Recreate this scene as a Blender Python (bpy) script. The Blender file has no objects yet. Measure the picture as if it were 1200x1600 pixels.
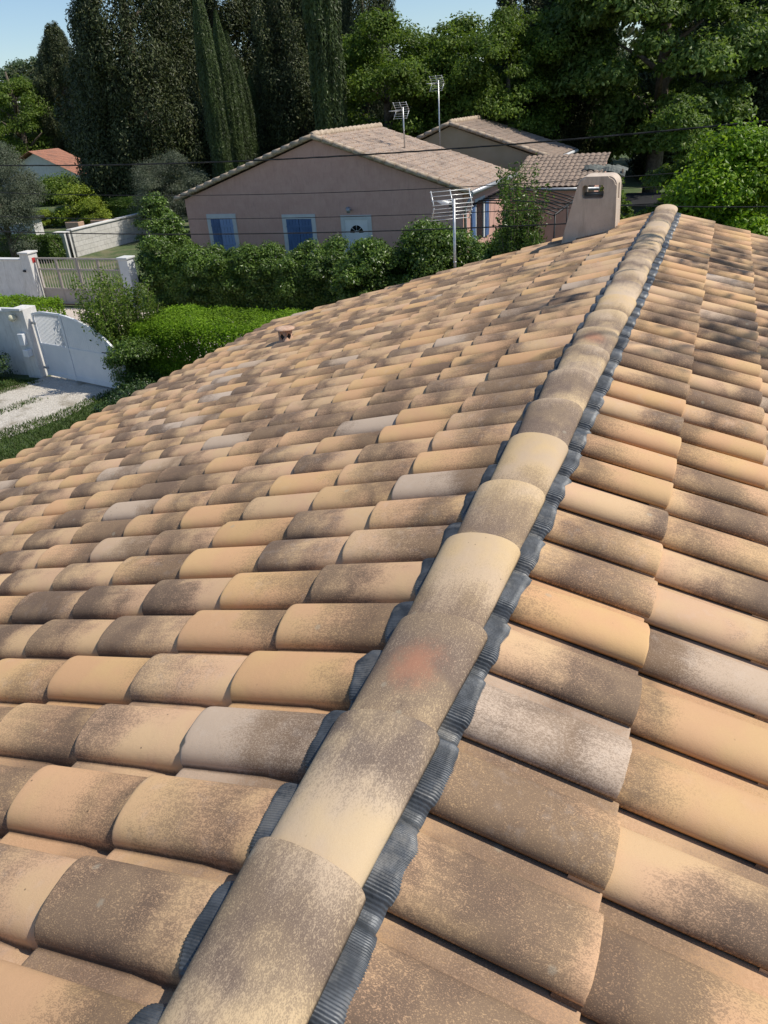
import bpy, bmesh, math, random
import numpy as np
from mathutils import Vector, Matrix

# ---------------------------------------------------------------- camera, world, sun
scene = bpy.context.scene
R = math.radians
CAM = dict(f=1176.84, yaw=0.421897, pitch=0.496609, roll=-0.0715371, loc=(0.508, -0.474, 1.1514))
def cam_axes():
    y, p, r = CAM['yaw'], CAM['pitch'], CAM['roll']
    fw = Vector((-math.sin(y)*math.cos(p), math.cos(y)*math.cos(p), -math.sin(p)))
    rt = Vector((math.cos(y), math.sin(y), 0)); up = rt.cross(fw)
    r2 = math.cos(r)*rt + math.sin(r)*up; u2 = -math.sin(r)*rt + math.cos(r)*up
    return r2, u2, fw
rt, up, fw = cam_axes()
cam = bpy.data.cameras.new('camera'); camo = bpy.data.objects.new('camera', cam)
scene.collection.objects.link(camo); scene.camera = camo
camo.matrix_world = Matrix(((rt.x, up.x, -fw.x, CAM['loc'][0]), (rt.y, up.y, -fw.y, CAM['loc'][1]),
                            (rt.z, up.z, -fw.z, CAM['loc'][2]), (0, 0, 0, 1)))
cam.sensor_fit = 'VERTICAL'; cam.sensor_height = 24.0
cam.lens = CAM['f'] / 1600.0 * 24.0
cam.clip_start = 0.05; cam.clip_end = 2000

SUN_EL, SUN_AZ = R(54), R(70)          # azimuth measured from +Y towards +X
world = bpy.data.worlds.new('World'); scene.world = world; world.use_nodes = True
wn = world.node_tree.nodes; wl = world.node_tree.links
bg = wn['Background']; sky = wn.new('ShaderNodeTexSky'); sky.sky_type = 'NISHITA'
sky.sun_disc = False; sky.sun_elevation = SUN_EL; sky.sun_rotation = SUN_AZ
sky.air_density = 1.0; sky.dust_density = 0.25; sky.ozone_density = 4.0
wl.new(sky.outputs[0], bg.inputs[0]); bg.inputs[1].default_value = 0.13
sd = bpy.data.lights.new('sun', 'SUN'); sd.energy = 5.0; sd.angle = R(0.5); sd.color = (1.0, 0.93, 0.82)
so = bpy.data.objects.new('sun', sd); scene.collection.objects.link(so)
sdir = Vector((math.sin(SUN_AZ)*math.cos(SUN_EL), math.cos(SUN_AZ)*math.cos(SUN_EL), math.sin(SUN_EL)))
so.rotation_euler = sdir.to_track_quat('Z', 'Y').to_euler()
scene.view_settings.view_transform = 'Standard'; scene.view_settings.look = 'None'
scene.view_settings.exposure = 0.0; scene.view_settings.gamma = 1.0
scene.render.engine = 'CYCLES'

# ---------------------------------------------------------------- helpers
COL = scene.collection
rng = np.random.default_rng(7)
random.seed(5)
GZ = -4.3
def tag(o, label=None, cat=None, group=None, kind=None):
    if label: o['label'] = label
    if cat: o['category'] = cat
    if group: o['group'] = group
    if kind: o['kind'] = kind
    return o
def thing(name, loc, label, cat, group=None):
    o = bpy.data.objects.new(name, None); COL.objects.link(o); o.location = loc
    o.empty_display_size = 0.1
    return tag(o, label, cat, group)
def link(name, me, mat, parent=None):
    o = bpy.data.objects.new(name, me); COL.objects.link(o)
    if mat is not None and not me.materials: me.materials.append(mat)
    if parent is not None:
        o.parent = parent
        # vertices are written in world coordinates: cancel the parents' offset
        off = Vector((0, 0, 0)); p = parent
        while p: off += p.location; p = p.parent
        o.location = -off
    return o
def npmesh(name, V, F, smooth=True, attrs=None, mats=None, midx=None):
    """V (n,3), F (m,4) or (m,3)"""
    V = np.ascontiguousarray(V, dtype=np.float32); F = np.ascontiguousarray(F, dtype=np.int32)
    me = bpy.data.meshes.new(name); k = F.shape[1]
    me.vertices.add(len(V)); me.vertices.foreach_set('co', V.ravel())
    me.loops.add(F.size); me.loops.foreach_set('vertex_index', F.ravel())
    me.polygons.add(len(F)); me.polygons.foreach_set('loop_start', np.arange(0, F.size, k, dtype=np.int32))
    sm = np.ones(len(F), bool) if smooth is True else (np.zeros(len(F), bool) if smooth is False else smooth)
    me.polygons.foreach_set('use_smooth', sm)
    if mats:
        for m in mats: me.materials.append(m)
        if midx is not None: me.polygons.foreach_set('material_index', np.asarray(midx, dtype=np.int32))
    for n, (typ, dom, data) in (attrs or {}).items():
        a = me.attributes.new(n, typ, dom)
        key = {'FLOAT': 'value', 'FLOAT_VECTOR': 'vector', 'FLOAT_COLOR': 'color'}[typ]
        a.data.foreach_set(key, np.ascontiguousarray(data, dtype=np.float32).ravel())
    me.update(calc_edges=True); me.validate()
    return me
class MB:
    """collects simple shapes, builds one mesh object"""
    def __init__(s): s.bm = bmesh.new()
    def box(s, x0, x1, y0, y1, z0, z1, bev=0.0):
        r = bmesh.ops.create_cube(s.bm, size=1.0)
        bmesh.ops.scale(s.bm, vec=(x1-x0, y1-y0, z1-z0), verts=r['verts'])
        bmesh.ops.translate(s.bm, vec=((x0+x1)/2, (y0+y1)/2, (z0+z1)/2), verts=r['verts'])
        if bev:
            es = {e for v in r['verts'] for e in v.link_edges}
            bmesh.ops.bevel(s.bm, geom=list(es), offset=bev, segments=2, affect='EDGES', profile=0.5)
        return s
    def obox(s, c, d, L, w, z0, z1, bev=0.0):
        """box centred c (xy), along direction d (xy), length L, width w"""
        r = bmesh.ops.create_cube(s.bm, size=1.0)
        bmesh.ops.scale(s.bm, vec=(L, w, z1-z0), verts=r['verts'])
        bmesh.ops.rotate(s.bm, matrix=Matrix.Rotation(math.atan2(d[1], d[0]), 3, 'Z'), verts=r['verts'])
        bmesh.ops.translate(s.bm, vec=(c[0], c[1], (z0+z1)/2), verts=r['verts'])
        if bev:
            es = {e for v in r['verts'] for e in v.link_edges}
            bmesh.ops.bevel(s.bm, geom=list(es), offset=bev, segments=2, affect='EDGES', profile=0.5)
        return s
    def tube(s, pts, rad, n=8, caps=True):
        pts = [Vector(p) for p in pts]; rads = rad if isinstance(rad, (list, tuple)) else [rad]*len(pts)
        rings = []
        for i, p in enumerate(pts):
            t = (pts[min(i+1, len(pts)-1)] - pts[max(i-1, 0)]).normalized()
            a = t.cross(Vector((0, 0, 1)) if abs(t.z) < .95 else Vector((1, 0, 0))).normalized(); b = t.cross(a)
            rings.append([s.bm.verts.new(p + rads[i]*(math.cos(2*math.pi*j/n)*a + math.sin(2*math.pi*j/n)*b)) for j in range(n)])
        for i in range(len(rings)-1):
            for j in range(n):
                f = s.bm.faces.new((rings[i][j], rings[i][(j+1) % n], rings[i+1][(j+1) % n], rings[i+1][j])); f.smooth = True
        if caps:
            s.bm.faces.new(rings[0]); s.bm.faces.new(rings[-1][::-1])
        return s
    def prism(s, poly, axis, a0, a1):
        """poly: 2-D points; axis 'y': (x,z) extruded in y; 'z': (x,y) extruded in z; 'x': (y,z)"""
        def mk(p, a):
            return {'y': (p[0], a, p[1]), 'z': (p[0], p[1], a), 'x': (a, p[0], p[1])}[axis]
        A = [s.bm.verts.new(mk(p, a0)) for p in poly]; B = [s.bm.verts.new(mk(p, a1)) for p in poly]
        s.bm.faces.new(A); s.bm.faces.new(B[::-1]); n = len(poly)
        for i in range(n): s.bm.faces.new((A[i], B[i], B[(i+1) % n], A[(i+1) % n]))
        return s
    def lathe(s, prof, c, n=24):
        rings = [[s.bm.verts.new((c[0]+r*math.cos(2*math.pi*j/n), c[1]+r*math.sin(2*math.pi*j/n), c[2]+z)) for j in range(n)] for r, z in prof]
        for i in range(len(rings)-1):
            for j in range(n):
                s.bm.faces.new((rings[i][j], rings[i][(j+1) % n], rings[i+1][(j+1) % n], rings[i+1][j]))
        s.bm.faces.new(rings[0][::-1]); s.bm.faces.new(rings[-1])
        return s
    def build(s, name, mat, parent=None, smooth=False):
        bmesh.ops.recalc_face_normals(s.bm, faces=s.bm.faces)
        me = bpy.data.meshes.new(name); s.bm.to_mesh(me); s.bm.free()
        if smooth:
            for p in me.polygons: p.use_smooth = True
        return link(name, me, mat, parent)
def bool_cut(obj, cutters):
    """subtract cutter meshes for good; the cutters are removed"""
    for c in cutters:
        m = obj.modifiers.new('cut', 'BOOLEAN'); m.operation = 'DIFFERENCE'; m.solver = 'EXACT'; m.object = c
    dg = bpy.context.evaluated_depsgraph_get()
    me = bpy.data.meshes.new_from_object(obj.evaluated_get(dg))
    obj.modifiers.clear(); obj.data = me
    for c in cutters: bpy.data.objects.remove(c, do_unlink=True)

# ---------------------------------------------------------------- materials
class NT:
    def __init__(s, name):
        s.m = bpy.data.materials.new(name); s.m.use_nodes = True
        s.n = s.m.node_tree.nodes; s.l = s.m.node_tree.links
        s.b = s.n['Principled BSDF']; s.out = s.n['Material Output']
    def new(s, t, **kw):
        nd = s.n.new(t)
        for k, v in kw.items(): setattr(nd, k, v)
        return nd
    def math(s, op, a, b=None, c=None, clamp=False):
        nd = s.new('ShaderNodeMath', operation=op); nd.use_clamp = clamp
        for i, v in enumerate((a, b, c)):
            if v is None: continue
            if isinstance(v, (int, float)): nd.inputs[i].default_value = v
            else: s.l.new(v, nd.inputs[i])
        return nd.outputs[0]
    def mix(s, f, a, b, blend='MIX'):
        nd = s.new('ShaderNodeMix', data_type='RGBA', blend_type=blend)
        for sock, v in ((nd.inputs[0], f), (nd.inputs[6], a), (nd.inputs[7], b)):
            if isinstance(v, (int, float)): sock.default_value = v
            elif isinstance(v, tuple): sock.default_value = (*v, 1.0)
            else: s.l.new(v, sock)
        return nd.outputs[2]
    def noise(s, scale, vec=None, detail=2.0, rough=0.5, dist=0.0):
        nd = s.new('ShaderNodeTexNoise'); nd.inputs['Scale'].default_value = scale
        nd.inputs['Detail'].default_value = detail; nd.inputs['Roughness'].default_value = rough
        nd.inputs['Distortion'].default_value = dist
        if vec is not None: s.l.new(vec, nd.inputs['Vector'])
        return nd.outputs[0]
    def step(s, v, lo, hi, a=0.0, b=1.0):
        nd = s.new('ShaderNodeMapRange', interpolation_type='SMOOTHSTEP')
        s.l.new(v, nd.inputs[0]); 
        for i, x in ((1, lo), (2, hi), (3, a), (4, b)):
            if isinstance(x, (int, float)): nd.inputs[i].default_value = x
            else: s.l.new(x, nd.inputs[i])
        return nd.outputs[0]
    def obj(s): return s.new('ShaderNodeTexCoord').outputs['Object']
    def pos(s): return s.new('ShaderNodeNewGeometry').outputs['Position']
    def attr(s, name):
        return s.new('ShaderNodeAttribute', attribute_name=name, attribute_type='GEOMETRY')
    def bump(s, h, strength=0.3, dist=0.01):
        nd = s.new('ShaderNodeBump'); nd.inputs['Strength'].default_value = strength; nd.inputs['Distance'].default_value = dist
        s.l.new(h, nd.inputs['Height']); s.l.new(nd.outputs[0], s.b.inputs['Normal']); return nd
    def color(s, c):
        if isinstance(c, tuple): s.b.inputs['Base Color'].default_value = (*c, 1)
        else: s.l.new(c, s.b.inputs['Base Color'])
    def rough(s, v):
        if isinstance(v, (int, float)): s.b.inputs['Roughness'].default_value = v
        else: s.l.new(v, s.b.inputs['Roughness'])

def simple(name, c1, c2, scale=6.0, rough=0.8, bump=0.15, bscale=60.0, metal=0.0, spec=0.3, lo=.35, hi=.65):
    t = NT(name); p = t.pos()
    n = t.noise(scale, p, 5, .6); t.color(t.mix(t.step(n, lo, hi), c1, c2)); t.rough(rough)
    t.b.inputs['Metallic'].default_value = metal; t.b.inputs['Specular IOR Level'].default_value = spec
    if bump: t.bump(t.noise(bscale, p, 4, .6), bump, 0.01)
    return t.m

def tile_material(name, ridge=False):
    t = NT(name)
    a = t.attr('tuv'); rr = t.attr('trnd')
    su = t.new('ShaderNodeSeparateXYZ'); t.l.new(a.outputs['Vector'], su.inputs[0])
    U, Vv, Sd = su.outputs
    sc = t.new('ShaderNodeSeparateColor'); t.l.new(rr.outputs['Color'], sc.inputs[0])
    r1, r2, r3 = sc.outputs; r4 = rr.outputs['Alpha']
    cb = t.new('ShaderNodeCombineXYZ')
    t.l.new(U, cb.inputs[0]); t.l.new(Vv, cb.inputs[1]); t.l.new(t.math('MULTIPLY', Sd, 3.7), cb.inputs[2])
    vec = cb.outputs[0]
    stretch = t.new('ShaderNodeMapping'); stretch.inputs['Scale'].default_value = (1.0, 0.6, 1.0)
    t.l.new(vec, stretch.inputs[0])
    low = t.noise(7.0, vec, 2, .5); mid = t.noise(28.0, vec, 3, .55)
    fine = t.math('MULTIPLY_ADD', t.noise(210.0, stretch.outputs[0], 2, .6), .45, t.math('MULTIPLY', t.noise(520.0, stretch.outputs[0], 1, .5), .55))
    tiny = t.noise(1100.0, vec, 1, .5)
    # band of sprayed brown engobe at a random height, random width
    tt = t.math('MULTIPLY', Vv, 2.6)
    c = t.math('MULTIPLY_ADD', r1, 1.3, -0.15)
    w = t.math('MULTIPLY_ADD', r2, 0.22, 0.24)
    off = t.math('MULTIPLY_ADD', t.math('SUBTRACT', low, 0.5), 1.0, t.math('SUBTRACT', tt, c))
    d = t.math('DIVIDE', t.math('ABSOLUTE', off), w)
    D = t.math('SUBTRACT', 1.0, d)                                   # 1 centre .. negative outside
    D = t.math('ADD', D, t.math('MULTIPLY_ADD', r3, 1.2, -0.52))
    smap = t.new('ShaderNodeMapping'); smap.inputs['Scale'].default_value = (1.0, 0.09, 1.0); t.l.new(vec, smap.inputs[0])
    streak = t.noise(75.0, smap.outputs[0], 3, .6)
    D = t.math('ADD', D, t.math('MULTIPLY_ADD', streak, .8, -0.40))      # overall darkness of the tile
    D = t.math('ADD', D, t.math('MULTIPLY_ADD', mid, .4, -0.2))
    sp = t.math('MULTIPLY_ADD', t.math('SUBTRACT', fine, 0.5), 10.5, D)
    M1 = t.step(sp, -0.55, 0.75)                                    # specks
    M2 = t.step(D, -0.55, 0.95)                                       # soft airbrushed part
    M = t.math('ADD', t.math('MULTIPLY', M1, 0.52), t.math('MULTIPLY', M2, 0.46))
    M = t.math('MULTIPLY', M, t.step(D, -1.3, -0.2))
    if ridge:
        y1, y2, pk = (0.55, 0.400, 0.225), (0.50, 0.375, 0.25), (0.52, 0.43, 0.35)
        br1, br2 = (0.200, 0.142, 0.096), (0.150, 0.106, 0.080)
    else:
        y1, y2, pk = (0.59, 0.382, 0.190), (0.58, 0.350, 0.190), (0.50, 0.385, 0.285)
        br1, br2 = (0.200, 0.132, 0.082), (0.142, 0.094, 0.063)
    base = t.mix(t.step(low, .35, .65), y1, y2)
    base = t.mix(t.step(r4, .93, .98), base, pk)
    base = t.mix(t.math('MULTIPLY', t.step(tiny, .60, .72), 0.35), base, (0.33, 0.17, 0.08))
    brown = t.mix(t.step(low, .4, .6), br1, br2)
    brown = t.mix(t.math('MULTIPLY', t.step(fine, .55, .64), .32), brown, base)
    col = t.mix(M, base, brown)
    # pan beside the barrel: pinker, with brown speckle that paints in its shade
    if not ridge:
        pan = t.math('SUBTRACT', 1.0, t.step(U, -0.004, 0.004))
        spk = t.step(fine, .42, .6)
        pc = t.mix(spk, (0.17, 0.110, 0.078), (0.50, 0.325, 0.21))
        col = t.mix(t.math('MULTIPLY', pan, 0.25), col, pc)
        # broken dark brown line along the crease
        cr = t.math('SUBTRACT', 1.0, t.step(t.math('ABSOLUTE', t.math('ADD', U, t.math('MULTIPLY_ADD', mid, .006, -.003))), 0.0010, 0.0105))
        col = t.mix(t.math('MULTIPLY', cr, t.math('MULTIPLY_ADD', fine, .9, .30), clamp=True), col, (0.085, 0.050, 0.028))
    else:
        red = t.step(t.attr('tred').outputs['Fac'], .5, .6)
        dx = t.math('DIVIDE', t.math('SUBTRACT', U, 0.0), 0.062); dy = t.math('DIVIDE', t.math('SUBTRACT', tt, 0.50), 0.15)
        dd = t.math('SQRT', t.math('ADD', t.math('MULTIPLY', dx, dx), t.math('MULTIPLY', dy, dy)))
        dd = t.math('ADD', dd, t.math('ADD', t.math('MULTIPLY', t.math('SUBTRACT', fine, .5), 1.8), t.math('MULTIPLY', t.math('SUBTRACT', mid, .5), 1.3)))
        rm = t.math('MULTIPLY', t.math('SUBTRACT', 1.0, t.step(dd, .1, 1.6)), red)
        col = t.mix(t.math('MULTIPLY', rm, .55), col, (0.40, 0.15, 0.08))
    # black lichen dots
    vo = t.new('ShaderNodeTexVoronoi'); vo.inputs['Scale'].default_value = 42.0; t.l.new(vec, vo.inputs['Vector'])
    sv = t.new('ShaderNodeSeparateColor'); t.l.new(vo.outputs['Color'], sv.inputs[0])
    dot = t.math('MULTIPLY', t.math('SUBTRACT', 1.0, t.step(vo.outputs['Distance'], .06, .13)), t.math('GREATER_THAN', sv.outputs[0], 0.80))
    many = t.step(t.noise(1.3, t.pos(), 2), .50, .62, .25, 1.0)
    col = t.mix(t.math('MULTIPLY', t.math('MULTIPLY', dot, many), 0.8), col, (0.05, 0.038, 0.03))
    # crusty lichen patches with hard edges
    vo2 = t.new('ShaderNodeTexVoronoi'); vo2.inputs['Scale'].default_value = 15.0; t.l.new(vec, vo2.inputs['Vector'])
    sv2 = t.new('ShaderNodeSeparateColor'); t.l.new(vo2.outputs['Color'], sv2.inputs[0])
    dd2 = t.math('ADD', vo2.outputs['Distance'], t.math('MULTIPLY_ADD', fine, .22, -.11))
    dot2 = t.math('MULTIPLY', t.math('SUBTRACT', 1.0, t.step(dd2, .10, .17)), t.math('GREATER_THAN', sv2.outputs[1], 0.90))
    col = t.mix(t.math('MULTIPLY', dot2, 0.38), col, (0.36, 0.33, 0.25))
    # pale lime bloom / scuffs on a few
    bl = t.math('MULTIPLY', t.step(mid, .52, .70), t.step(r4, .45, .95, 0.0, 0.10 if not ridge else 0.14))
    col = t.mix(bl, col, (0.62, 0.54, 0.46))
    hsv = t.new('ShaderNodeHueSaturation'); t.l.new(col, hsv.inputs['Color'])
    t.l.new(t.math('MULTIPLY_ADD', r2, .16, .90), hsv.inputs['Value']); t.l.new(t.math('MULTIPLY_ADD', r1, -.14, 1.02), hsv.inputs['Saturation'])
    t.color(hsv.outputs[0]); t.rough(0.82); t.b.inputs['Specular IOR Level'].default_value = 0.22
    hh = t.math('ADD', t.math('MULTIPLY', fine, .6), t.math('MULTIPLY', tiny, .25)); hh = t.math('ADD', hh, t.math('MULTIPLY', mid, 1.4))
    t.bump(hh, 0.35, 0.0022)
    return t.m
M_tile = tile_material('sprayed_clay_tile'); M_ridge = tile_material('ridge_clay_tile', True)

def lead_material():
    t = NT('pleated_lead'); p = t.pos()
    n = t.noise(22, p, 4, .6); c = t.mix(t.step(n, .35, .7), (0.042, 0.048, 0.055), (0.098, 0.108, 0.120))
    c = t.mix(t.math('MULTIPLY', t.step(t.noise(9, p, 5, .7), .50, .66), .55), c, (0.24, 0.23, 0.21))
    t.color(c); t.rough(0.48); t.b.inputs['Specular IOR Level'].default_value = 0.55; t.b.inputs['Metallic'].default_value = 0.25
    t.bump(t.noise(200, p, 3), .25, .002); return t.m
M_lead = lead_material()

def leaf_material(name, c1, c2, c3=None, transl=0.22, rough=0.5, spec=0.3):
    t = NT(name); a = t.attr('rnd').outputs['Fac']
    col = t.mix(t.step(a, 0.0, 0.8), c1, c2)
    if c3: col = t.mix(t.step(a, .86, .98), col, c3)
    big = t.noise(0.9, t.pos(), 2); hs = t.new('ShaderNodeHueSaturation'); t.l.new(col, hs.inputs['Color'])
    t.l.new(t.step(big, .3, .7, .8, 1.25), hs.inputs['Value'])
    col = hs.outputs[0]
    t.color(col); t.rough(rough); t.b.inputs['Specular IOR Level'].default_value = spec
    tr = t.new('ShaderNodeBsdfTranslucent'); 
    tc = t.mix(0.5, col, (0.9, 1.0, 0.25), 'MULTIPLY'); t.l.new(tc, tr.inputs['Color'])
    mx = t.new('ShaderNodeMixShader'); mx.inputs[0].default_value = transl
    t.l.new(t.b.outputs[0], mx.inputs[1]); t.l.new(tr.outputs[0], mx.inputs[2]); t.l.new(mx.outputs[0], t.out.inputs['Surface'])
    return t.m
L_conifer = leaf_material('cypress_scale_leaves', (0.028, 0.040, 0.015), (0.078, 0.096, 0.034), (0.150, 0.155, 0.065), .2)
L_cypress = leaf_material('column_cypress_leaves', (0.032, 0.052, 0.014), (0.072, 0.104, 0.030), None, .15)
L_walnut = leaf_material('walnut_leaves', (0.070, 0.125, 0.024), (0.175, 0.250, 0.055), (0.27, 0.36, 0.12), .5, .45)
L_decid = leaf_material('robinia_leaves', (0.065, 0.118, 0.016), (0.150, 0.222, 0.030), (0.22, 0.29, 0.05), .45)
L_poplar = leaf_material('poplar_leaves', (0.045, 0.080, 0.030), (0.090, 0.140, 0.055), (0.14, 0.18, 0.08), .25)
L_olive = leaf_material('olive_leaves', (0.065, 0.085, 0.046), (0.130, 0.150, 0.095), (0.20, 0.22, 0.16), .2, .5)
L_hedge = leaf_material('pittosporum_leaves', (0.045, 0.090, 0.014), (0.125, 0.200, 0.032), (0.20, 0.29, 0.06), .35, .38, .4)
L_privet = leaf_material('privet_leaves', (0.090, 0.170, 0.012), (0.190, 0.320, 0.016), (0.26, 0.40, 0.03), .42, .6, .2)
L_lime = leaf_material('laurel_leaves', (0.090, 0.180, 0.010), (0.230, 0.360, 0.020), (0.32, 0.44, 0.05), .5, .45, .35)
L_yellow = leaf_material('golden_leaves', (0.120, 0.180, 0.014), (0.250, 0.310, 0.030), None, .3)
L_grass = leaf_material('grass_blades', (0.045, 0.080, 0.016), (0.090, 0.140, 0.035), (0.14, 0.15, 0.06), .3, .7, .15)
L_ivy = leaf_material('ivy_leaves', (0.020, 0.045, 0.012), (0.050, 0.095, 0.022), (0.09, 0.14, 0.04), .15, .35, .5)
M_bark = simple('bark', (0.09, 0.07, 0.05), (0.17, 0.14, 0.11), 8, .9, .5, 30)
M_pink = None
M_beige = simple('beige_render', (0.38, 0.31, 0.20), (0.42, 0.345, 0.235), 1.3, .9, .25, 160)
M_cream = simple('cream_render', (0.44, 0.355, 0.285), (0.54, 0.45, 0.37), 3.5, .9, .5, 180)
def stained(name, c1, c2, c3):
    t = NT(name); p = t.pos(); mp = t.new('ShaderNodeMapping'); mp.inputs['Scale'].default_value = (1, 1, .16); t.l.new(p, mp.inputs[0])
    a = t.noise(4, p, 6, .65); b = t.noise(16, mp.outputs[0], 4, .6); c = t.mix(t.step(a, .3, .7), c1, c2)
    c = t.mix(t.math('MULTIPLY', t.step(b, .50, .72), .55), c, c3); c = t.mix(t.math('MULTIPLY', t.step(t.noise(45, p, 3, .6), .60, .72), .5), c, c3)
    t.color(c); t.rough(.92); t.bump(t.noise(120, p, 5, .7), .6, .006); return t.m
M_pink = stained('pink_render', (0.56, 0.33, 0.265), (0.62, 0.38, 0.31), (0.47, 0.28, 0.23))
M_chim = stained('stained_chimney_render', (0.50, 0.405, 0.32), (0.60, 0.50, 0.405), (0.32, 0.25, 0.19))
M_white = stained('white_render', (0.60, 0.585, 0.555), (0.69, 0.675, 0.645), (0.42, 0.40, 0.36))
M_whitepaint = simple('white_paint', (0.66, 0.68, 0.70), (0.72, 0.73, 0.74), 3.0, .4, .03, 60, spec=.5)
M_frame = simple('pale_stone_trim', (0.55, 0.56, 0.56), (0.62, 0.63, 0.62), 3.0, .8, .1, 80)
M_blue = simple('blue_shutter_paint', (0.075, 0.135, 0.27), (0.095, 0.165, 0.32), 5.0, .5, .05, 60)
M_blue2 = simple('faded_blue_paint', (0.22, 0.31, 0.50), (0.26, 0.35, 0.54), 5.0, .5, .05, 60)
M_bgate = simple('rusty_beige_paint', (0.40, 0.345, 0.30), (0.46, 0.40, 0.35), 3.0, .6, .1, 80)
M_rust = simple('rust', (0.22, 0.12, 0.07), (0.30, 0.18, 0.11), 14.0, .8, .2, 90)
M_galv = simple('galvanised_steel', (0.42, 0.43, 0.44), (0.56, 0.57, 0.57), 20.0, .38, .05, 80, metal=.7, spec=.5)
M_alu = simple('aluminium_rod', (0.70, 0.71, 0.70), (0.78, 0.78, 0.76), 20.0, .35, 0, metal=.35, spec=.5)
M_dark = simple('dark_plastic', (0.02, 0.02, 0.022), (0.04, 0.04, 0.042), 20.0, .5, 0)
M_cable = simple('black_cable', (0.012, 0.012, 0.013), (0.03, 0.03, 0.03), 20.0, .6, 0)
M_terra = simple('terracotta', (0.42, 0.255, 0.17), (0.54, 0.38, 0.28), 26.0, .85, .3, 160)
M_zinc = simple('zinc_gutter', (0.30, 0.31, 0.32), (0.42, 0.43, 0.44), 9.0, .45, .05, 80, metal=.5)
M_glass = simple('dark_glass', (0.010, 0.012, 0.015), (0.02, 0.022, 0.025), 9.0, .08, 0, spec=.8)
M_deck = simple('roof_underlay', (0.03, 0.026, 0.022), (0.05, 0.042, 0.035), 9.0, .9, 0)
M_red = simple('red_enamel', (0.45, 0.04, 0.04), (0.5, 0.05, 0.05), 9.0, .4, 0)
M_teal = simple('pool_cover', (0.012, 0.035, 0.05), (0.02, 0.05, 0.065), 2.0, .35, .1, 20)
M_net = simple('grey_shade_net', (0.10, 0.11, 0.10), (0.18, 0.19, 0.17), 12.0, .8, .4, 60)

def wall_block_material():
    t = NT('bare_block_wall'); a = t.attr('tuv').outputs['Vector']
    br = t.new('ShaderNodeTexBrick'); t.l.new(a, br.inputs['Vector'])
    br.inputs['Scale'].default_value = 1.0; br.inputs['Brick Width'].default_value = 0.5; br.inputs['Row Height'].default_value = 0.22
    br.inputs['Mortar Size'].default_value = 0.013; br.inputs['Mortar Smooth'].default_value = 0.3
    br.inputs['Color1'].default_value = (0.50, 0.48, 0.44, 1); br.inputs['Color2'].default_value = (0.58, 0.56, 0.52, 1)
    br.inputs['Mortar'].default_value = (0.30, 0.29, 0.27, 1)
    n = t.noise(5, t.pos(), 5, .6); c = t.mix(0.35, br.outputs['Color'], t.mix(t.step(n, .3, .7), (0.36, 0.34, 0.31), (0.66, 0.64, 0.60)))
    t.color(c); t.rough(.9); t.bump(t.math('SUBTRACT', 1.0, br.outputs['Fac']), .5, .012); return t.m
M_block = wall_block_material()

def old_tile_material(name, c1, c2, c3):
    t = NT(name); a = t.attr('tuv').outputs['Vector']
    br = t.new('ShaderNodeTexBrick'); t.l.new(a, br.inputs['Vector']); br.offset = 0.0
    br.inputs['Scale'].default_value = 1.0; br.inputs['Brick Width'].default_value = 0.21; br.inputs['Row Height'].default_value = 0.34
    br.inputs['Mortar Size'].default_value = 0.004; br.inputs['Color1'].default_value = (*c1, 1); br.inputs['Color2'].default_value = (*c2, 1)
    br.inputs['Mortar'].default_value = (0.08, 0.06, 0.05, 1); br.inputs['Bias'].default_value = 0.0
    n = t.noise(14, a, 4, .65); c = t.mix(t.step(n, .42, .62), br.outputs['Color'], c3)
    c = t.mix(t.math('MULTIPLY', t.step(t.noise(1.4, t.pos(), 3), .5, .7), .4), c, (0.09, 0.075, 0.065))
    t.color(c); t.rough(.9); t.bump(n, .4, .01); return t.m
M_old = old_tile_material('weathered_roof_tiles', (0.42, 0.29, 0.20), (0.27, 0.19, 0.145), (0.40, 0.33, 0.27))
M_old2 = old_tile_material('grey_brown_roof_tiles', (0.29, 0.205, 0.15), (0.20, 0.145, 0.11), (0.27, 0.215, 0.17))
M_orange = old_tile_material('orange_roof_tiles', (0.40, 0.165, 0.10), (0.33, 0.135, 0.085), (0.33, 0.18, 0.12))

def ground_material():
    t = NT('lawn_and_soil'); p = t.pos()
    a = t.noise(0.6, p, 5, .6); b = t.noise(9, p, 5, .7)
    c = t.mix(t.step(b, .35, .65), (0.035, 0.062, 0.016), (0.085, 0.12, 0.038))
    c = t.mix(t.math('MULTIPLY', t.step(a, .52, .66), .7), c, (0.17, 0.15, 0.085))
    t.color(c); t.rough(.95); t.bump(b, .8, .04); return t.m
def gravel_material(name, c1, c2, c3):
    t = NT(name); p = t.pos()
    v = t.new('ShaderNodeTexVoronoi'); v.inputs['Scale'].default_value = 38; t.l.new(p, v.inputs['Vector'])
    sv = t.new('ShaderNodeSeparateColor'); t.l.new(v.outputs['Color'], sv.inputs[0])
    c = t.mix(sv.outputs[0], c1, c2); c = t.mix(t.step(t.noise(1.6, p, 5, .65), .5, .68), c, c3)
    t.color(c); t.rough(.95); t.bump(v.outputs['Distance'], .6, .02); return t.m
M_ground = ground_material()
M_gravel = gravel_material('pale_gravel', (0.38, 0.345, 0.295), (0.56, 0.52, 0.455), (0.25, 0.22, 0.165))
M_lane = gravel_material('lane_gravel', (0.46, 0.39, 0.33), (0.62, 0.54, 0.47), (0.36, 0.31, 0.25))

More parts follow.
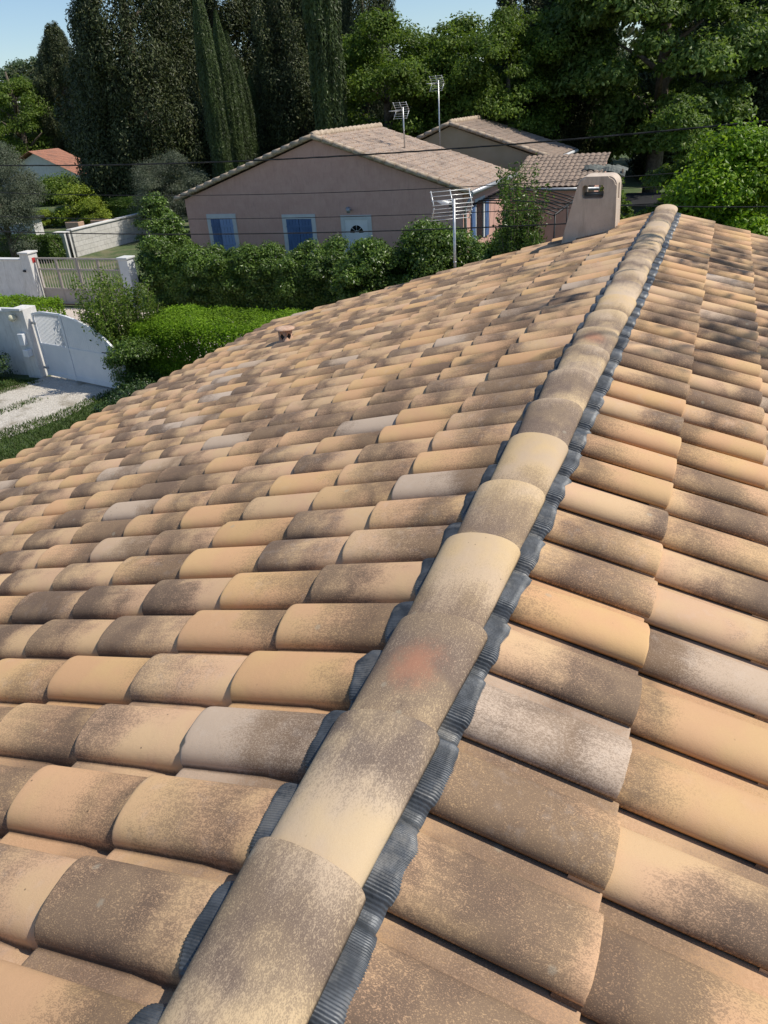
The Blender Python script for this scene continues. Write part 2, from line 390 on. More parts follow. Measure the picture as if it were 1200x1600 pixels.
# ---------------------------------------------------------------- setting
def sheet(name, pts, z, mat, nsub=0, jag=0.0):
    P = []
    n = len(pts)
    for i in range(n):
        a = Vector(pts[i]); b = Vector(pts[(i+1) % n]); k = max(1, int((b-a).length/0.08)) if jag else 1
        for j in range(k):
            q = a.lerp(b, j/k)
            if jag: q = q + Vector((random.uniform(-jag, jag), random.uniform(-jag, jag)))
            P.append((q.x, q.y, z))
    me = bpy.data.meshes.new(name); me.from_pydata(P, [], [list(range(len(P)))]); me.update()
    return tag(link(name, me, mat), kind='structure')
sheet('ground', [(-450, -120), (350, -120), (350, 600), (-450, 600)], GZ, M_ground)
sheet('lane', [(-60, 13.3), (30, 13.3), (30, 19.25), (-60, 19.25)], GZ+.006, M_lane)
sheet('driveway', [(-14.25, 13.25), (-11.75, 13.25), (-11.9, 12.2), (-11.75, 10.9), (-12.1, 9.6), (-13.3, 8.3), (-19, 5.2), (-24, 3.6), (-25, 5.6),
                   (-20, 7.8), (-16.2, 10.1), (-14.9, 11.7)], GZ+.012, M_gravel, jag=.05)

# ---------------------------------------------------------------- our house and its tiled roof
A = 0.2715625; CA, SA = math.cos(A), math.sin(A)
W, L, D0L, D0R, Y0R = 0.21, 0.33357, 0.43307, 0.48056, 0.21972
NK = 14; YV = 7.95; YB = -2.52
house = thing('tiled_house', (0, 2.7, GZ), 'nearest house, seen from its own ridge, with mottled sand and brown roman tiles', 'house')
DE = D0L + 13*L
mb = MB()
he = DE*SA
poly = [(-4.1, GZ), (4.1, GZ), (4.1, -4.1*SA/CA-.16), (0, -.16), (-4.1, -4.1*SA/CA-.16)]
mb.prism(poly, 'y', YB+.15, YV-.2); mb.build('wall', M_cream, house)
mb = MB()
dx = DE*CA-.04; dz = DE*SA-.04*SA
for s in (-1, 1):
    mb.prism([(0, -.035), (s*dx, -dz-.035), (s*dx, -dz-.13), (0, -.13)], 'y', YB+.03, YV-.03)
roof = mb.build('roof', M_deck, house)

BW = .163                                # width of a tile's barrel
def profile():
    pts = [(-.060, .0062), (-.046, .0052), (-.028, .0034), (-.012, .0018), (-.005, .0012), (0.0, .0022)]
    n = 18
    for i in range(1, n+1):
        th = math.pi*i/n; u = BW/2-BW/2*math.cos(th)
        pts.append((u, .0022+.0160*(u/BW)**2 + .0505*max(0.0, math.sin(th))**(.84-.14*min(1, th/.8) if th < math.pi/2 else .70+.45*(th/math.pi-.5)*2)))
    return np.array(pts)
PROF = profile(); NU = len(PROF)
def _normals(P):
    T = np.gradient(P, axis=0); N = np.stack([-T[:, 1], T[:, 0]], 1); return N/np.linalg.norm(N, axis=1, keepdims=True)
ARC = np.concatenate([[0], np.cumsum(np.linalg.norm(np.diff(PROF, axis=0), axis=1))]); ARC -= ARC[5]
_N = _normals(PROF); _N[-1] = (1, .15); _N[0] = (0, 1)
BOT = PROF - .0105*_N; BOT[-1] = (PROF[-1][0]-.004, PROF[-1][1]-.0105); BOT[0] = (PROF[0][0], -.006)
BOT[:, 1] = np.maximum(BOT[:, 1], -.009)
TS = np.array([0, .12, .24, .34, .42, .6, .8, .955, .985, .997, 1.0])
def tile_arrays(side, k, r):
    """a single roman tile in world coordinates"""
    d1 = (D0L if side < 0 else D0R) + k*L
    d0 = max(d1 - L - .055, .05)
    dj = rng.normal(0, .0022); hj = rng.normal(0, .0010); yj = rng.normal(0, .0011); sk = rng.normal(0, .0035); rl = rng.normal(0, .012)
    lj = np.convolve(rng.normal(0, .0011, NU+4), [.25, .5, .25], 'same')[2:-2]
    if rng.random() < .12: lj[rng.integers(4, NU-2)] -= .006
    lip = np.concatenate([lj, lj[::-1]])
    nv = len(TS); V = np.zeros((nv, 2*NU, 3)); UV = np.zeros((nv, 2*NU, 3)); seed = rng.random()*20
    for j, t in enumerate(TS):
        d = d0 + (d1-d0)*t
        top = PROF.copy(); bot = BOT.copy()
        fr = 0.0 if t < .97 else (.0003 if t < .99 else (.0010 if t < .999 else .0026))
        top[:, 1] -= fr
        ch = .009*max(0.0, 1-(t/.40)**3) if t < .40 else 0.0
        if ch: top[4:6, 1] -= ch; top[3, 1] -= ch*.3
        base = .0016 + (.0215 + hj)*t
        u = np.concatenate([top[:, 0], bot[::-1, 0]]); h = np.concatenate([top[:, 1], bot[::-1, 1]])
        h = h + base + (u-.08)*rl
        wide = 1 + .012*(t-.5); uu = BW/2+(u-BW/2)*wide
        dd = d + dj + sk*(u-.08)/.1 + (lip if t > .98 else 0)
        if side < 0: y = r*W + uu + yj
        else: y = Y0R + r*W + (BW-uu) + yj
        V[j, :, 0] = side*(dd*CA + h*SA); V[j, :, 1] = y; V[j, :, 2] = -dd*SA + h*CA
        UV[j, :, 0] = np.concatenate([ARC, ARC[::-1]]); UV[j, :, 1] = (d1-d0)*t + (.39-(d1-d0)); UV[j, :, 2] = seed
    n2 = 2*NU; V = V.reshape(-1, 3); UV = UV.reshape(-1, 3)
    F = []
    for j in range(nv-1):
        for i in range(n2):
            a, b = j*n2+i, j*n2+(i+1) % n2
            F.append((a, b, b+n2, a+n2))
    sm = [True]*len(F)
    e = (nv-1)*n2; base = len(V)
    V = np.concatenate([V, V[e:e+n2]]); UV = np.concatenate([UV, UV[e:e+n2]])
    for i in range(NU-1):
        F.append((base+i, base+i+1, base+n2-2-i, base+n2-1-i)); sm.append(False)
    F = np.array(F)
    if side < 0: F = F[:, ::-1]
    rr = rng.random(4); C = np.tile(rr, (len(V), 1))
    return V, F, UV, C, np.array(sm)
def project(P):
    d = np.asarray(P) - np.array(CAM['loc']); z = d @ np.array(fw)
    zz = np.where(z > .05, z, np.nan)
    return 600 + CAM['f']*(d @ np.array(rt))/zz, 800 - CAM['f']*(d @ np.array(up))/zz
def seen_area(V):
    c = V.mean(0); x, y = project(np.array([c])); 
    if not np.isfinite(x[0]) or not (-20 < x[0] < 1220 and -20 < y[0] < 1620): return 0
    return 1.0/np.linalg.norm(c-np.array(CAM['loc']))**2
tiles = []
chim_box = (-.93, -.40, 7.38, 7.74)
for side, rows in ((-1, range(-12, 38)), (1, range(-13, 37))):
    for r in rows:
        for k in range(NK):
            T = tile_arrays(side, k, r); tiles.append((seen_area(T[0]), T))
order = sorted(range(len(tiles)), key=lambda i: -tiles[i][0])
def build_tiles(name, lst, mat, parent, extra=None):
    V, F, U, C, S = [], [], [], [], []; o = 0
    for (v, f, u, c, s) in lst:
        V.append(v); F.append(f+o); U.append(u); C.append(c); S.append(s); o += len(v)
    at = {'tuv': ('FLOAT_VECTOR', 'POINT', np.concatenate(U)), 'trnd': ('FLOAT_COLOR', 'POINT', np.concatenate(C))}
    if extra is not None: at['tred'] = ('FLOAT', 'POINT', np.full(o, extra))
    me = npmesh(name, np.concatenate(V), np.concatenate(F), np.concatenate(S), at)
    return link(name, me, mat, parent)
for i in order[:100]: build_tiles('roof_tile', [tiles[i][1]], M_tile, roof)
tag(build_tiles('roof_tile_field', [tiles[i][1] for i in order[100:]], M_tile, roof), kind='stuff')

# ridge tiles, each lapping over the next one further away
joints = [-2.58, -2.22, -1.86, -1.5, -1.15, -.80, -.48, -.14, .21, .545, .885, 1.27, 1.615, 2.005, 2.365, 2.735, 3.10, 3.42]
while joints[-1] < 7.7: joints.append(joints[-1] + .357)
joints[-1] = 8.0
def ridge_arrays(y0, y1):
    y0 -= .045; n = 22; st = np.array([0, .1, .3, .5, .7, .9, .975, .992, 1.0]); nv = len(st); m = 2*(n+1)
    V = np.zeros((nv, m, 3)); UV = np.zeros((nv, m, 3)); seed = rng.random()*20
    rot = rng.normal(0, .006); xo = rng.normal(0, .0025); zo = rng.normal(0, .0012); ti = rng.normal(0, .012)
    for j, t in enumerate(st):
        y = y0 + (y1-y0)*t; hw = .0935 + .0165*t; cr = .057+.021*t
        fr = 0 if t < .97 else (.001 if t < .98 else (.0022 if t < .999 else .0048))
        for i in range(n+1):
            th = math.pi*i/n
            cx, cz = -math.cos(th), math.sin(th)**.86
            for q, (tk) in ((i, fr), (m-1-i, .0135)):
                x = (hw-tk)*cx; z = .027 + (cr-tk-.019)*cz + .0105*t
                V[j, q] = (x + .0205 + xo + rot*(y-y0)*3, y + ti*cx*.6, z + zo + ti*cx*.05)
                UV[j, q] = (x*1.25, (y-y0)*.92, seed)
    V = V.reshape(-1, 3); UV = UV.reshape(-1, 3); F = []
    for j in range(nv-1):
        for i in range(m):
            a, b = j*m+i, j*m+(i+1) % m; F.append((a, a+m, b+m, b))
    sm = [True]*len(F); e = (nv-1)*m; base = len(V)
    V = np.concatenate([V, V[e:e+m], V[0:m]]); UV = np.concatenate([UV, UV[e:e+m], UV[0:m]])
    for i in range(n):
        F.append((base+i, base+m-1-i, base+m-2-i, base+i+1)); sm.append(False)
    c = rng.random(4)
    return V, np.array(F), UV, c, np.array(sm)
ridge_style = {8: (.62, .6, .42, .3), 9: (.85, .5, .46, .62), 10: (.5, .8, .85, .1), 11: (.28, .5, .26, .1), 12: (.3, .9, .45, .6), 13: (.20, .3, .12, .5),
               14: (.55, .9, .66, .1), 15: (.6, .9, .62, .1)}
for i in range(len(joints)-1):
    V, F, U, c, S = ridge_arrays(joints[i], joints[i+1])
    c = c*np.array([1, 1, .75, 1.0])
    if i+1 in ridge_style: c = np.array(ridge_style[i+1])
    if i > 15: c = np.array([c[0], c[1], c[2]*.6+.1, c[3]])
    build_tiles('ridge_tile', [(V, F, U, np.tile(c, (len(V), 1)), S)], M_ridge, roof, 1.0 if i in (9, 16) else 0.0)

# pleated lead strip draped over the tile barrels each side of the ridge
def tile_height(u):
    """height of the tile surface across one module, u measured from the crease"""
    u = np.mod(u+W-BW, W)-(W-BW)
    return np.interp(u, PROF[:, 0], PROF[:, 1])
def flashing(side):
    ys = np.concatenate([np.arange(YB+.1, -.35, .006), np.arange(-.35, 3.6, .0009), np.arange(3.6, YV-.02, .004)])
    nd = 12; n = len(ys)
    u = (ys if side < 0 else (BW-(ys-Y0R)))
    h0 = tile_height(u)
    kern = np.ones(9)/9; 
    h = np.interp(ys, ys, h0)
    # drape: bridge the valleys
    um = np.mod(u+.032, W)
    hs = np.maximum(h, .017)
    grid = np.arange(YB-.1, YV+.2, .002); gh = np.maximum(tile_height(grid if side < 0 else (BW-(grid-Y0R))), .017)
    gh = np.max([np.roll(gh, q) for q in range(-4, 5)], axis=0); gh = np.convolve(gh, np.ones(9)/9, 'same'); hs = np.interp(ys, grid, gh)
    crumple = np.interp(ys, np.arange(YB, YV+.1, .045), rng.normal(0, 1, len(np.arange(YB, YV+.1, .045))))
    wav = np.interp(ys, np.arange(YB, YV+.1, .012), rng.normal(0, 1, len(np.arange(YB, YV+.1, .012))))
    ph = 2*math.pi*ys/.0050 + .9*np.interp(ys, np.arange(YB, YV+.1, .12), rng.normal(0, 1, len(np.arange(YB, YV+.1, .12))))
    amp = .00085*(1+.3*crumple)*(.45+.55*np.clip((hs-.017)/.02, 0, 1))*(ys < 3.6)*(ys > -.35)
    V = np.zeros((n, nd, 3)); 
    outer = (.156 if side > 0 else .101) + .0030*crumple + .0005*wav + .005*(h0-.03)/.03
    for j in range(nd):
        f = j/(nd-1); d = .045 + (outer-.045)*f
        base = .0018+.0145*.2
        lift = .0035 + (.0010*crumple*f)
        ww = amp*np.sin(ph + .35*f*crumple)
        hh = hs + base + lift - .004*(1-f)**2 + ww
        if j == nd-1: hh = hh - .006
        V[:, j, 0] = side*(d*CA + hh*SA); V[:, j, 1] = ys + .002*crumple*f; V[:, j, 2] = -d*SA + hh*CA
    V = V.reshape(-1, 3); i, j = np.meshgrid(np.arange(n-1), np.arange(nd-1), indexing='ij'); a = (i*nd+j).ravel()
    F = np.stack([a, a+1, a+nd+1, a+nd], 1)
    if side > 0: F = F[:, ::-1]
    F = F[:, ::-1]
    o = link('ridge_flashing', npmesh('ridge_flashing', V, F, True), M_lead, roof)
flashing(-1); flashing(1)

# chimney near the far verge
def chimney():
    # body: tapered slab with a rounded crown; opening through it
    y0, y1 = 7.40, 7.76
    def outline():
        L_ = [(-.955, -.45), (-.885, -.10), (-.775, .335)]
        arc = [(-.775+.085*(1-math.cos(t)), .335+.085*math.sin(t)) for t in np.linspace(0, math.pi/2, 9)[1:]]
        arc2 = [(-.410-.085*(1-math.cos(t)), .335+.085*math.sin(t)) for t in np.linspace(math.pi/2, 0, 9)[:-1]]
        return L_ + arc + arc2 + [(-.410, .335), (-.395, -.10), (-.385, -.45)]
    P = outline(); m = MB(); m.prism(P, 'y', y0, y1)
    bmesh.ops.bevel(m.bm, geom=[e for e in m.bm.edges if abs(e.verts[0].co.y-e.verts[1].co.y) < 1e-4], offset=.016, segments=3, affect='EDGES')
    ch = m.build('chimney', M_chim, house)
    cuts = []
    c = MB(); c.box(-.725, -.525, y0-.2, y1+.2, .228, .345, .022); cuts.append(c.build('cut', M_cream))
    c = MB(); c.box(-.46, -.2, y0+.135, y1-.135, .20, .345, .008); cuts.append(c.build('cut', M_cream))
    c = MB(); c.box(-.60, -.50, y0+.13, y1-.13, .22, .34); cuts.append(c.build('cut', M_cream))
    bpy.context.view_layer.update(); bool_cut(ch, cuts)
    MB().tube([(-.72, (y0+y1)/2, .252), (-.53, (y0+y1)/2, .252)], .017, 10).build('flue_edge', M_zinc, ch)
    # lead apron around its foot
    m = MB()
    for (xa, xb, ya, yb) in ((-1.10, -.93, y0-.05, y1+.06), (-.98, -.36, y0-.07, y0+.01), (-.41, -.33, y0-.05, y1+.06)):
        za = -abs(xa)*SA/CA; zb = -abs(xb)*SA/CA
        m.prism([(xa, za+.045), (xb, zb+.045), (xb, zb+.058), (xa, za+.058)], 'y', ya, yb)
    m.build('chimney_flashing', M_lead, house)
chimney()

# terracotta vent
vt = Vector((-3.30, 5.94, -3.30*SA/CA+.02))
m = MB(); m.lathe([(.105, -.05), (.103, .005), (.078, .028), (.070, .035), (.070, .155), (.062, .155), (.062, .02)], vt, 32)
vb = m.build('roof_vent', M_terra, house, True)
cuts = []
for q in range(6):
    ang = q*math.pi/3 + .55; d = Vector((math.cos(ang), math.sin(ang), 0)); n_ = Vector((-d.y, d.x, 0))
    c = MB(); bmv = []
    for rr_ in (.045, .09):
        bmv.append([c.bm.verts.new(vt + d*rr_ + n_*a_*.026 + Vector((0, 0, .098+b_*.033))) for a_, b_ in ((-1, 0), (0, -1), (1, 0), (0, 1))])
    c.bm.faces.new(bmv[0]); c.bm.faces.new(bmv[1][::-1])
    for i in range(4): c.bm.faces.new((bmv[0][i], bmv[1][i], bmv[1][(i+1) % 4], bmv[0][(i+1) % 4]))
    cuts.append(c.build('cut', M_terra))
bpy.context.view_layer.update(); vb.location = vb.location; bool_cut(vb, cuts)
MB().lathe([(.085, .152), (.100, .158), (.100, .168), (.060, .176), (.0, .178)][:4], vt, 32).build('vent_cap', M_terra, vb, True)
MB().tube([vt+Vector((0, 0, .0)), vt+Vector((0, 0, .14))], .05, 12).build('vent_core', M_dark, vb)

# ---------------------------------------------------------------- aerials
def aerial(base, ztop, ang, s, label, mast_r=.016, vs=1.0):
    t = thing('tv_antenna', base, label, 'antenna', 'television antennas on roof masts')
    bx_, by_, bz_ = base
    MB().tube([(bx_, by_, bz_), (bx_, by_, ztop)], mast_r, 10).tube([(bx_, by_, bz_+(ztop-bz_)*.45), (bx_, by_, bz_+(ztop-bz_)*.45+.015)], mast_r*1.25, 10).build('mast', M_galv, t, False)
    b = Vector((math.cos(ang), math.sin(ang), 0)); n_ = Vector((-b.y, b.x, 0)); c = Vector((bx_, by_, ztop-.09*s)) + b*.03
    for sg in (1, -1):
        m = MB(); N = 4
        for i in range(N):
            f = i/(N-1); p = c + Vector((0, 0, sg*(.03+.19*f)*s*vs)) + b*(.13*f*s)
            m.tube([p-n_*.28*s, p+n_*.28*s], .0050*s, 6)
        for q in ((-.26, 0, .26) if sg > 0 else (-.26, .26)):
            m.tube([c+Vector((0, 0, sg*.01*s))+n_*q*s, c+Vector((0, 0, sg*.235*s*vs))+b*.14*s+n_*q*s], .007*s, 6)
        m.build('reflector', M_alu, t)
    m = MB(); m.tube([c-b*.03, c+b*.62*s], .009*s, 6); m.build('boom', M_galv, t)
    m = MB()
    for i in range(7):
        p = c + b*(.17+.07*i)*s + Vector((0, 0, .01)); w_ = (.11-.006*i)*s
        m.tube([p-n_*w_, p+n_*w_], .005*s, 6)
    m.build('director', M_alu, t)
    MB().obox((c+b*.08*s).xy, b.xy, .09*s, .05*s, c.z-.05*s, c.z+.03*s, .008*s).build('dipole_box', M_dark, t)
    return t
aerial((-2.20, 8.02, -1.05), .18, math.radians(124), .84, 'rake antenna on a grey mast right behind the nearest roof edge', .015, .80)
aerial((-10.1, 27.2, -.35), .98, math.radians(252), 1.1, 'small grid antenna on a short mast above the pink house roof ridge', .024)
aerial((-10.5, 32.3, -1.5), 1.80, math.radians(252), 1.15, 'grid antenna on the tallest mast beside the beige gable, in front of the green trees', .026)

# ---------------------------------------------------------------- small-tile roofs of the neighbours
def corr_slope(name, p0, along, down, wid, length, mat, parent, nrow_res=6):
    """corrugated roof slope: p0 = upper corner, along (unit, horizontal), down (unit, down the slope)"""
    p0 = np.array(p0); al = np.array(along); dn = np.array(down); nr = np.cross(al, dn); nr = nr/np.linalg.norm(nr)
    if nr[2] < 0: nr = -nr
    nu_ = int(wid/.21*nrow_res)+1; us = np.linspace(0, wid, nu_); vs = []
    k = 0
    while k*.34 < length: 
        vs += [(k*.34, 0.0), (min(k*.34+.335, length), .016)]; k += 1
    vs = np.array(vs); hh = .045*np.abs(np.sin(np.pi*us/.21))**.8
    rj = rng.normal(0, .006, (len(vs), nu_))
    V = p0 + us[None, :, None]*al + (vs[:, 0][:, None, None])*dn + (hh[None, :, None]+vs[:, 1][:, None, None]+rj[:, :, None]*.6)*nr
    UV = np.zeros_like(V); UV[..., 0] = us[None]; UV[..., 1] = vs[:, 0][:, None]
    n, m_ = len(vs), nu_; i, j = np.meshgrid(np.arange(n-1), np.arange(m_-1), indexing='ij'); a = (i*m_+j).ravel()
    F = np.stack([a, a+1, a+m_+1, a+m_], 1)
    return link(name, npmesh(name, V.reshape(-1, 3), F, False, {'tuv': ('FLOAT_VECTOR', 'POINT', UV.reshape(-1, 3))}), mat, parent)
def gable_roof(parent, xl, xr, xm, y0, y1, ze, zr, mat, mfas, ridge=True):
    dl = Vector((xl-xm, 0, ze-zr)); dr = Vector((xr-xm, 0, ze-zr))
    corr_slope('roof_slope', (xm, y0, zr), (0, 1, 0), tuple(dl.normalized()), y1-y0, dl.length, mat, parent)
    corr_slope('roof_slope', (xm, y0, zr), (0, 1, 0), tuple(dr.normalized()), y1-y0, dr.length, mat, parent)
    # verge tiles along the gable, ridge caps
    m = MB()
    for p, q in (((xm, zr), (xl, ze)), ((xm, zr), (xr, ze))):
        L_ = math.hypot(q[0]-p[0], q[1]-p[1]); n = int(L_/.36)
        for i in range(n):
            a, b = i/n, (i+1.12)/n; b = min(b, 1)
            A_ = (p[0]+(q[0]-p[0])*a, y0-.02, p[1]+(q[1]-p[1])*a+.01); B_ = (p[0]+(q[0]-p[0])*b, y0-.02, p[1]+(q[1]-p[1])*b+.03)
            m.tube([A_, B_], [.075, .09], 8)
    m.build('verge_tiles', mat_verge, parent)
    if ridge:
        m = MB(); n = int((y1-y0)/.38)
        for i in range(n):
            a = y0+(y1-y0)*i/n; m.tube([(xm, a, zr+.035), (xm, a+.42, zr+.055)], [.10, .12], 8)
        m.build('ridge_caps', mat_verge, parent)
mat_verge = simple('verge_clay', (0.50, 0.40, 0.30), (0.32, 0.25, 0.18), 7, .9, .3, 60)

# pink house
ph = thing('pink_house', (-12.1, 27, GZ), 'pink rendered bungalow with blue shutters and pale brown tiled gable roof', 'house')
XL, XR, XM, ZE, ZR, Y0, Y1 = -17.9, -6.75, -12.1, -1.47, .33, 24.0, 29.8
MB().prism([(XL+.3, GZ), (XR-.3, GZ), (XR-.3, ZE-.02), (XM, ZR-.10), (XL+.3, ZE-.02)], 'y', Y0+.12, Y1-.1).build('wall', M_pink, ph)
gable_roof(ph, XL, XR, XM, Y0, Y1, ZE, ZR, M_old, None)
MB().tube([(XR+.05, Y0-.1, ZE-.02), (XR+.05, Y1+.05, ZE-.05)], .075, 10).build('gutter', M_zinc, ph)
MB().tube([(XR+.03, Y0+.05, ZE-.08), (XR-.08, Y0+.06, ZE-.28), (XR-.22, Y0+.16, ZE-.45), (XR-.22, Y0+.16, GZ)], .05, 10).build('downpipe', M_zinc, ph)
def opening(parent, x0, x1, ztop, zbot, kind):
    yw = Y0+.12
    f = MB(); t = .15
    f.box(x0, x0+t, yw-.035, yw+.02, zbot, ztop); f.box(x1-t, x1, yw-.035, yw+.02, zbot, ztop); f.box(x0+t, x1-t, yw-.035, yw+.02, ztop-t, ztop)
    xi0, xi1 = x0+t, x1-t
    if kind != 'door':
        w = MB().box(xi0, xi1, yw-.004, yw+.02, zbot, ztop-t).build('window', M_glass, parent)
        f.build('window_surround', M_frame, w)
        mid = (xi0+xi1)/2
        for a, b, mt in ((xi0, mid-.006, M_blue), (mid+.006, xi1, M_blue2 if kind == 'ajar' else M_blue)):
            s = MB(); n = 4
            for i in range(n):
                xa = a+(b-a)*i/n; s.box(xa+.004, a+(b-a)*(i+1)/n-.004, yw-.03, yw-.008, zbot, ztop-t-.01, .004)
            s.box(a, b, yw-.042, yw-.031, zbot+.2, zbot+.27); s.box(a, b, yw-.042, yw-.031, ztop-t-.28, ztop-t-.21)
            sh = s.build('shutter', mt, w)
            if kind == 'ajar' and a > xi0+.1:
                Mx = Matrix.Translation(Vector((xi1, yw, 0))) @ Matrix.Rotation(R(-28), 4, 'Z') @ Matrix.Translation(Vector((-xi1, -yw, 0)))
                sh.data.transform(Mx.inverted() if False else Matrix.Translation(Vector((xi1, yw, 0))) @ Matrix.Rotation(R(24), 4, 'Z') @ Matrix.Translation(Vector((-xi1, -yw, 0))))
    else:
        d = MB().box(xi0, xi1, yw-.02, yw+.02, zbot, ztop-t)
        d = d.build('door', M_whitepaint, parent); f.build('door_surround', M_frame, d)
        cx = (xi0+xi1)/2; cz = ztop-t-.42
        m = MB()
        for i in range(4):
            a0, a1 = math.pi*(i+.06)/4, math.pi*(i+.94)/4
            P_ = [(cx+rr_*math.cos(t_), cz+rr_*math.sin(t_)) for rr_, t_ in [(.09, a0), (.25, a0), (.25, (a0+a1)/2), (.25, a1), (.09, a1)]]
            m.prism(P_, 'y', yw-.026, yw-.018)
        m.build('fanlight', M_glass, d)
        m = MB()
        for (a, b, c_, e) in ((xi0+.06, cx-.05, zbot+.15, cz-.25), (cx+.05, xi1-.06, zbot+.15, cz-.25)):
            m.box(a, b, yw-.032, yw-.019, c_, e, .008)
        m.build('door_panel', M_whitepaint, d)
        MB().tube([(xi0+.08, yw-.03, zbot+1.05), (xi0+.08, yw-.07, zbot+1.05), (xi0+.2, yw-.07, zbot+1.05)], .012, 6).build('handle', M_galv, d)
opening(ph, -16.75, -15.52, -2.0, -3.25, 'ajar')
opening(ph, -13.62, -12.32, -2.05, -3.45, 'shut')
opening(ph, -11.35, -10.22, -2.10, GZ, 'door')
m = MB(); m.tube([(-10.95, Y0+.1, -1.93), (-10.95, Y0-.06, -1.93)], .03, 8); m.tube([(-10.97, Y0-.06, -1.86), (-10.92, Y0-.14, -1.98)], [.09, .06], 10); m.build('wall_lamp', M_zinc, ph)
# right side wall window with white surround and blue shutters
xw = XR-.3
m = MB().box(xw-.02, xw+.004, 25.6, 26.5, -3.2, -2.0).build('window', M_glass, ph)
MB().box(xw, xw+.03, 25.45, 25.6, -3.2, -1.85).box(xw, xw+.03, 26.5, 26.65, -3.2, -1.85).box(xw, xw+.03, 25.6, 26.5, -2.0, -1.85).build('window_surround', M_frame, m)
for (a, b) in ((25.0, 25.44), (26.66, 27.12)):
    MB().box(xw+.02, xw+.055, a, b, -3.2, -2.0, .006).build('shutter', M_blue, m)

# beige house behind
bh = thing('beige_house', (-9.5, 35, GZ), 'beige gabled house with grey-brown tiled roof behind the pink house', 'house')
bx0, bx1, bxm, bze, bzr, by0, by1 = -14.4, -5.9, -10.3, -1.25, .22, 33.0, 38.0
MB().prism([(bx0+.3, GZ), (bx1-.3, GZ), (bx1-.3, bze-.05), (bxm, bzr-.1), (bx0+.3, bze-.05)], 'y', by0+.1, by1-.1).build('wall', M_beige, bh)
gable_roof(bh, bx0, bx1, bxm, by0, by1, bze, bzr, M_old2, None)
MB().tube([(bx1+.05, by0, bze-.03), (bx1+.05, by1, bze-.05)], .07, 8).build('gutter', M_whitepaint, bh)
# pink annex between the two
an = thing('pink_annex', (-5.6, 31, GZ), 'low pink annex with a lean-to brown tiled roof beside the pink house', 'annex')
azt, azb = -1.05, -1.75
dn = Vector((0.3, -2.8, -.75)).normalized()
corr_slope('roof_slope', (-7.0, 32.9, -1.12), (1, 0, 0), tuple(Vector((0, -3.3, -.85)).normalized()), 3.3, 3.4, M_old2, an)
MB().box(-6.9, -3.8, 29.75, 32.7, GZ, -2.12).prism([(29.75, -2.12), (32.7, -2.12), (32.7, -1.25), (29.75, -2.05)], 'x', -6.9, -3.8).build('wall', M_pink, an)
MB().tube([(-7.0, 29.55, -2.02), (-3.6, 29.55, -2.04)], .06, 8).build('gutter', M_zinc, an)
# pergola of bent dark rods
pg = thing('pergola', (-5.6, 27.5, GZ), 'pergola of thin dark curved rods between the pink house and its annex', 'pergola')
MB().tube([(-6.95, 25.0, -1.95), (-6.95, 29.6, -1.95)], .03, 6).build('rail', M_dark, pg); MB().tube([(-4.3, 25.0, -2.3), (-4.3, 29.6, -2.3)], .03, 6).build('rail', M_dark, pg)
m = MB()
for i in range(8):
    y = 25.2+i*.6; m.tube([(-7.0+2.7*t, y, -1.93-.42*t**1.7+.05*math.sin(math.pi*t)) for t in np.linspace(0, 1, 9)], .022, 6)
m.build('rods', M_dark, pg)
for y in (25.1, 27.3, 29.5): MB().tube([(-4.3, y, -2.3), (-4.3, y, GZ)], .03, 6).build('post', M_dark, pg)

# orange roofed house far left, and a beige roof corner beyond the olive tree
oh = thing('orange_roof_house', (-58, 62, GZ), 'distant white house with a bright terracotta roof among dark conifers', 'house')
MB().prism([(-61, GZ), (-51.7, GZ), (-51.7, -2.65), (-56.2, -.80), (-61, -2.65)], 'y', 56, 58.6).build('wall', M_white, oh)
corr_slope('roof_slope', (-56.2, 55.4, -.64), (0, 1, 0), tuple(Vector((4.5, 0, -1.85)).normalized()), 3.6, 5.4, M_orange, oh, 4)
corr_slope('roof_slope', (-56.2, 55.4, -.64), (0, 1, 0), tuple(Vector((-4.7, 0, -1.85)).normalized()), 3.6, 5.4, M_orange, oh, 4)
# roof corner at the right edge behind the laurel
rh = thing('shed', (1.6, 30, GZ), 'dark shed with a pinkish tiled edge at the right border behind the laurel bush', 'shed')
MB().box(1.2, 6.0, 29.0, 33, GZ, -1.2).build('wall', M_dark, rh)
MB().prism([(1.0, -1.2), (6.2, .2), (6.2, .05), (1.0, -1.32)], 'y', 28.8, 33.2).build('roof', mat_verge, rh)

# ---------------------------------------------------------------- walls, gates, posts
def blockwall():
    a = np.array((-27.15, 28.0)); b = np.array((-27.3, 36.5)); L_ = np.linalg.norm(b-a); d = (b-a)/L_; n = np.array((d[1], -d[0]))*.1
    z0, za, zb = GZ, -3.13, -3.40+.28
    V, U = [], []
    for (p, s, zt) in ((a, 0, za), (b, L_, zb)):
        for off in (1, -1):
            q = p+n*off; V += [(q[0], q[1], z0), (q[0], q[1], zt)]; U += [(s, 0, off), (s, zt-z0, off)]
    # 0 a+bot 1 a+top 2 a-bot 3 a-top 4 b+bot 5 b+top 6 b-bot 7 b-top
    F = [(0, 4, 5, 1), (2, 3, 7, 6), (0, 1, 3, 2), (4, 6, 7, 5), (1, 5, 7, 3)]
    t = thing('block_wall', (a[0], a[1], GZ), 'bare concrete block garden wall with a pale coping left of the pink house', 'wall')
    link('blocks', npmesh('blocks', V, F, False, {'tuv': ('FLOAT_VECTOR', 'POINT', U)}), M_block, t)
    mb = MB(); c = (a+b)/2; r_ = mb.obox(c, d, L_+.1, .30, 0, .07, .01)
    for v in mb.bm.verts:
        s = (v.co.xy-Vector(a)).dot(Vector(d)); v.co.z += za+(zb-za)*s/L_+.002
    mb.build('coping', M_white, t)
blockwall()
